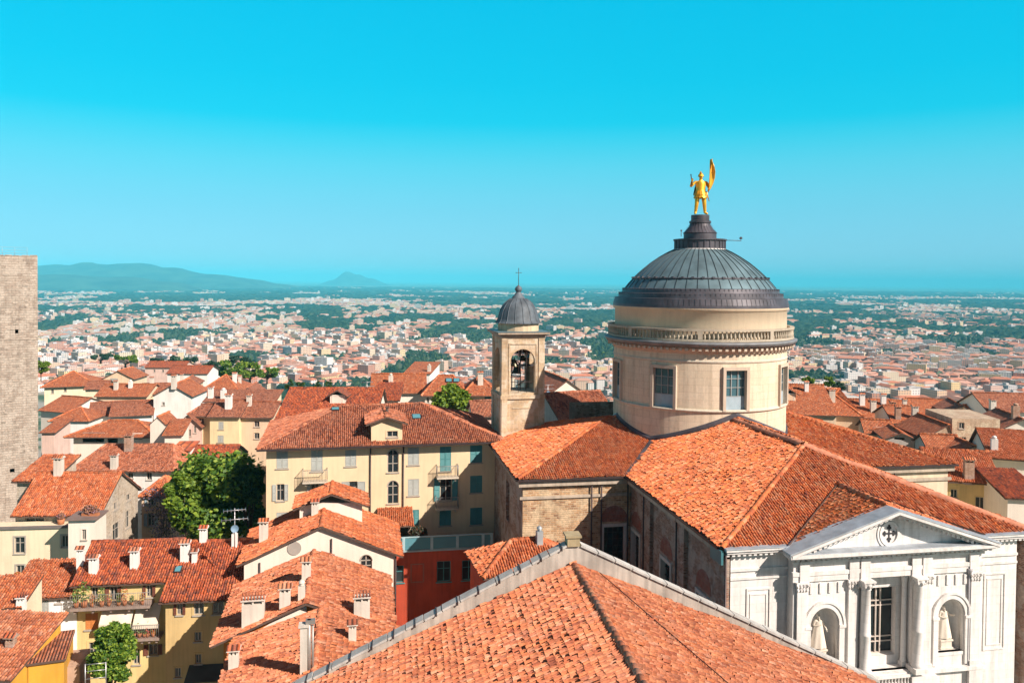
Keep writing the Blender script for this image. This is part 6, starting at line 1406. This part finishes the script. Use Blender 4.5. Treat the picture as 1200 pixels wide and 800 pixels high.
while y<4300:
    step=12 if y<2100 else 18; half=y*.84
    x=-half+RND.random()*10
    while x<half:
        X=x+RND.uniform(-5,5); Yy=y+RND.uniform(-6,6); x+=RND.uniform(12,20) if y<2100 else RND.uniform(18,32)
        if park(X,Yy)>green(Yy): continue
        if RND.random()<.10+.25*min(1,max(0,(Yy-2000)/1500)): continue
        s=in_view(X,Yy,hz(Yy)+8)
        if s is None or outside(*s): continue
        big=RND.random()
        if y<1700: big=big*.85+.15
        if big<.70: w,d,h,rt=RND.uniform(9,19),RND.uniform(9,13),RND.uniform(6.5,12.5),'tile'
        elif big<.86: w,d,h,rt=RND.uniform(22,44),RND.uniform(11,15),RND.uniform(12,19),'tile'
        elif big<.96: w,d,h,rt=RND.uniform(16,30),RND.uniform(12,16),RND.uniform(16,27),'flat'
        else: w,d,h,rt=RND.uniform(30,70),RND.uniform(20,40),RND.uniform(7,11),'flat'
        cand.append((X,Yy,w,d,h,grain(X,Yy)+RND.choice([0,0,math.pi/2])+RND.uniform(-.04,.04),rt,s))
    y+=step*1.15
cand.sort(key=lambda c:-(c[2]*(c[4]+.3*c[3]))/c[1]**2 if True else 0)
def seen(c):                                                          # roofs of the old town hide the foot of the lower city
    px,py=c[7]
    lim=452 if px<330 else (462 if px<560 else (450 if px<715 else 476))
    return py<lim
cand=[c for c in cand if seen(c)]
vis=[c for c in cand if not hidden(*c[7])]; near=vis[:290]; ids={id(c) for c in near}; far=[c for c in cand if id(c) not in ids]
for c in near:
    X,Yy,w,d,h,yaw,rt,s=c; wn_,_=RND.choice(WCOL[:5]*2+WCOL[5:]); rn=RND.choice(['red-tiled']*3+['brown-tiled','pinkish-tiled'])
    mb=MB(); city_house(mb,0,0,w,d,h,0,rt,0,1); 
    mb.v=[(a,b,c_-hz(0)) for a,b,c_ in mb.v]
    o=mb.build('city_building',[CW[wn_],CR[rn] if rt=='tile' else CFLAT],None,(X,Yy,hz(Yy)),yaw)
    size='long' if w>21 and h<19 else ('tall' if h>17 else 'small' if w<14 else 'square')
    rf='%s roof'%rn if rt=='tile' else 'flat grey roof'
    lab='%s %s block, %s, %s'%(size,wn_,rf,zone(s[0])); tag(o,lab,'building','lower city: '+lab)
W_ISL=island('far_walls',[(0,(0.59,0.49,0.36)),(.22,(0.66,0.64,0.61)),(.42,(0.56,0.38,0.31)),(.58,(0.61,0.48,0.28)),(.7,(0.57,0.41,0.30)),(.82,(0.49,0.48,0.46)),(.93,(0.43,0.23,0.16))],.9,True)
R_ISL=island('far_roofs',[(0,(.50,.21,.13)),(.4,(.42,.21,.14)),(.62,(.56,.31,.23)),(.85,(.48,.26,.19))])
F_ISL=island('far_flat_roofs',[(0,(.50,.47,.45)),(.35,(.74,.72,.70)),(.6,(.40,.40,.42)),(.8,(.58,.42,.36))])
mb=MB()
for X,Yy,w,d,h,yaw,rt,s in far: city_house(mb,X,Yy,w,d,h,yaw,rt,0,1 if rt=='tile' else 2)
y=4300.0
while y<15000:                                                        # suburbs and works halls farther out
    step=60+(y-4300)*.018; half=y*.84; x=-half
    while x<half:
        X=x+RND.uniform(-20,20); Yy=y+RND.uniform(-25,25); x+=RND.uniform(22,60)*(1+(y-4300)/9000)
        v=noise.noise(V((X*.0009+3,Yy*.0006+5,.7)))+.6*noise.noise(V((X*.003,Yy*.002,4)))
        if v<.17+(y-4300)*.000018: continue
        s=in_view(X,Yy,-160)
        if s is None or outside(*s): continue
        t=RND.random()
        if t<.72: city_house(mb,X,Yy,RND.uniform(14,32),RND.uniform(12,20),RND.uniform(7,15),RND.uniform(-.4,.4),'tile',0,1)
        elif t<.86: city_house(mb,X,Yy,RND.uniform(18,40),14,RND.uniform(15,30),RND.uniform(-.3,.3),'flat',0,2)
        else: city_house(mb,X,Yy,RND.uniform(70,240),RND.uniform(50,120),RND.uniform(8,13),RND.uniform(-.15,.15),'flat',0,2)
    y+=step
tag(mb.build('distant_city',[W_ISL,R_ISL,F_ISL]),'the mass of far pink and white buildings spread over the plain to the horizon','city',None,'stuff')
# trees of the lower city: the largest as things, woods beyond as stuff
protos=[]
for i,m in enumerate((L_MD,L_DK,L_BL)):
    mb,cl=crown_mesh('crown',(1,1,.8),420,.24,16,60+i,m,.0); protos.append(mb)
TM=[]
for i,m in enumerate((L_MD,L_DK,L_BL)):
    o=protos[i].build('crown',m); TM.append(o.data); bpy.data.objects.remove(o)
t=MB(); t.tube((0,0,-1.6),(0,0,.2),.12,.07,6); o=t.build('trunk',BARK); TRK=o.data; bpy.data.objects.remove(o)
spots=[]; y=900.0
while y<2300:
    half=y*.84; x=-half
    while x<half:
        X=x+RND.uniform(-6,6); Yy=y+RND.uniform(-6,6); x+=13
        if not ((park(X,Yy)>green(Yy) and RND.random()<.85) or RND.random()<.30): continue
        s=in_view(X,Yy,hz(Yy)+6)
        if s is None or outside(*s) or not seen((0,0,0,0,0,0,0,s)): continue
        spots.append((X,Yy,s))
    y+=13
RND.shuffle(spots); spots.sort(key=lambda q: hidden(*q[2]))
KIND=['mid green','dark green','bluish green']
for X,Yy,s in spots[:170]:
    k=RND.randrange(3); r=RND.uniform(4,7.5); o=link('city_tree',None,None,(X,Yy,hz(Yy))); 
    lab='%s tree among the far blocks, %s'%(KIND[k],zone(s[0])); tag(o,lab,'tree',lab.replace(' tree ',' trees '))
    c=link('crown',TM[k],o,(0,0,r*1.35),RND.random()*6); c.scale=(r,r,r); c=link('trunk',TRK,o,(0,0,r*1.35)); c.scale=(r,r,r)
mb=MB(); WOOD=leafmat('far_wood',(.012,.035,.012),(.025,.06,.02),(.06,.105,.03))
def clump(X,Yy,r,h): mb.blob((X,Yy,hz(Yy)+h*.45),(r,r,h*.6),1,.35)
for X,Yy,s in spots[170:]: clump(X,Yy,RND.uniform(4,8),RND.uniform(9,15))
y=2300.0
while y<16000:
    step=20+(y-2300)*.012; half=y*.84; x=-half
    while x<half:
        X=x+RND.uniform(-.4,.4)*step; Yy=y+RND.uniform(-.4,.4)*step; x+=step*.95
        if Yy<4300: ok=(park(X,Yy)>green(Yy) and RND.random()<.9) or RND.random()<.3
        else:
            v=noise.noise(V((X*.0009+3,Yy*.0006+5,.7)))+.6*noise.noise(V((X*.003,Yy*.002,4))); ok=v<.2 and noise.noise(V((X*.0014,Yy*.0022,9)))>-.12
        if not ok: continue
        s=in_view(X,Yy,-160)
        if s is None or outside(*s): continue
        clump(X,Yy,step*RND.uniform(.5,.75),RND.uniform(10,17)+(y-1900)*.0006)
    y+=step
tag(mb.build('distant_woods',WOOD),'dark green far-off woods and hedgerows across the plain','woods',None,'stuff')
# ------------------------------------------------------------------ air
mb=MB(); mb.box(-48000,48000,-500,62000,-172,285)
m=bpy.data.materials.new('air'); m.use_nodes=True; nt=m.node_tree; nt.nodes.remove(nt.nodes['Principled BSDF'])
pv=nt.nodes.new('ShaderNodeVolumePrincipled'); pv.inputs['Color'].default_value=(.13,.74,1.0,1); pv.inputs['Density'].default_value=7.2e-5; pv.inputs['Anisotropy'].default_value=-.2
nt.links.new(pv.outputs[0],nt.nodes['Material Output'].inputs['Volume'])
hz_=tag(mb.build('haze',m),kind='stuff')
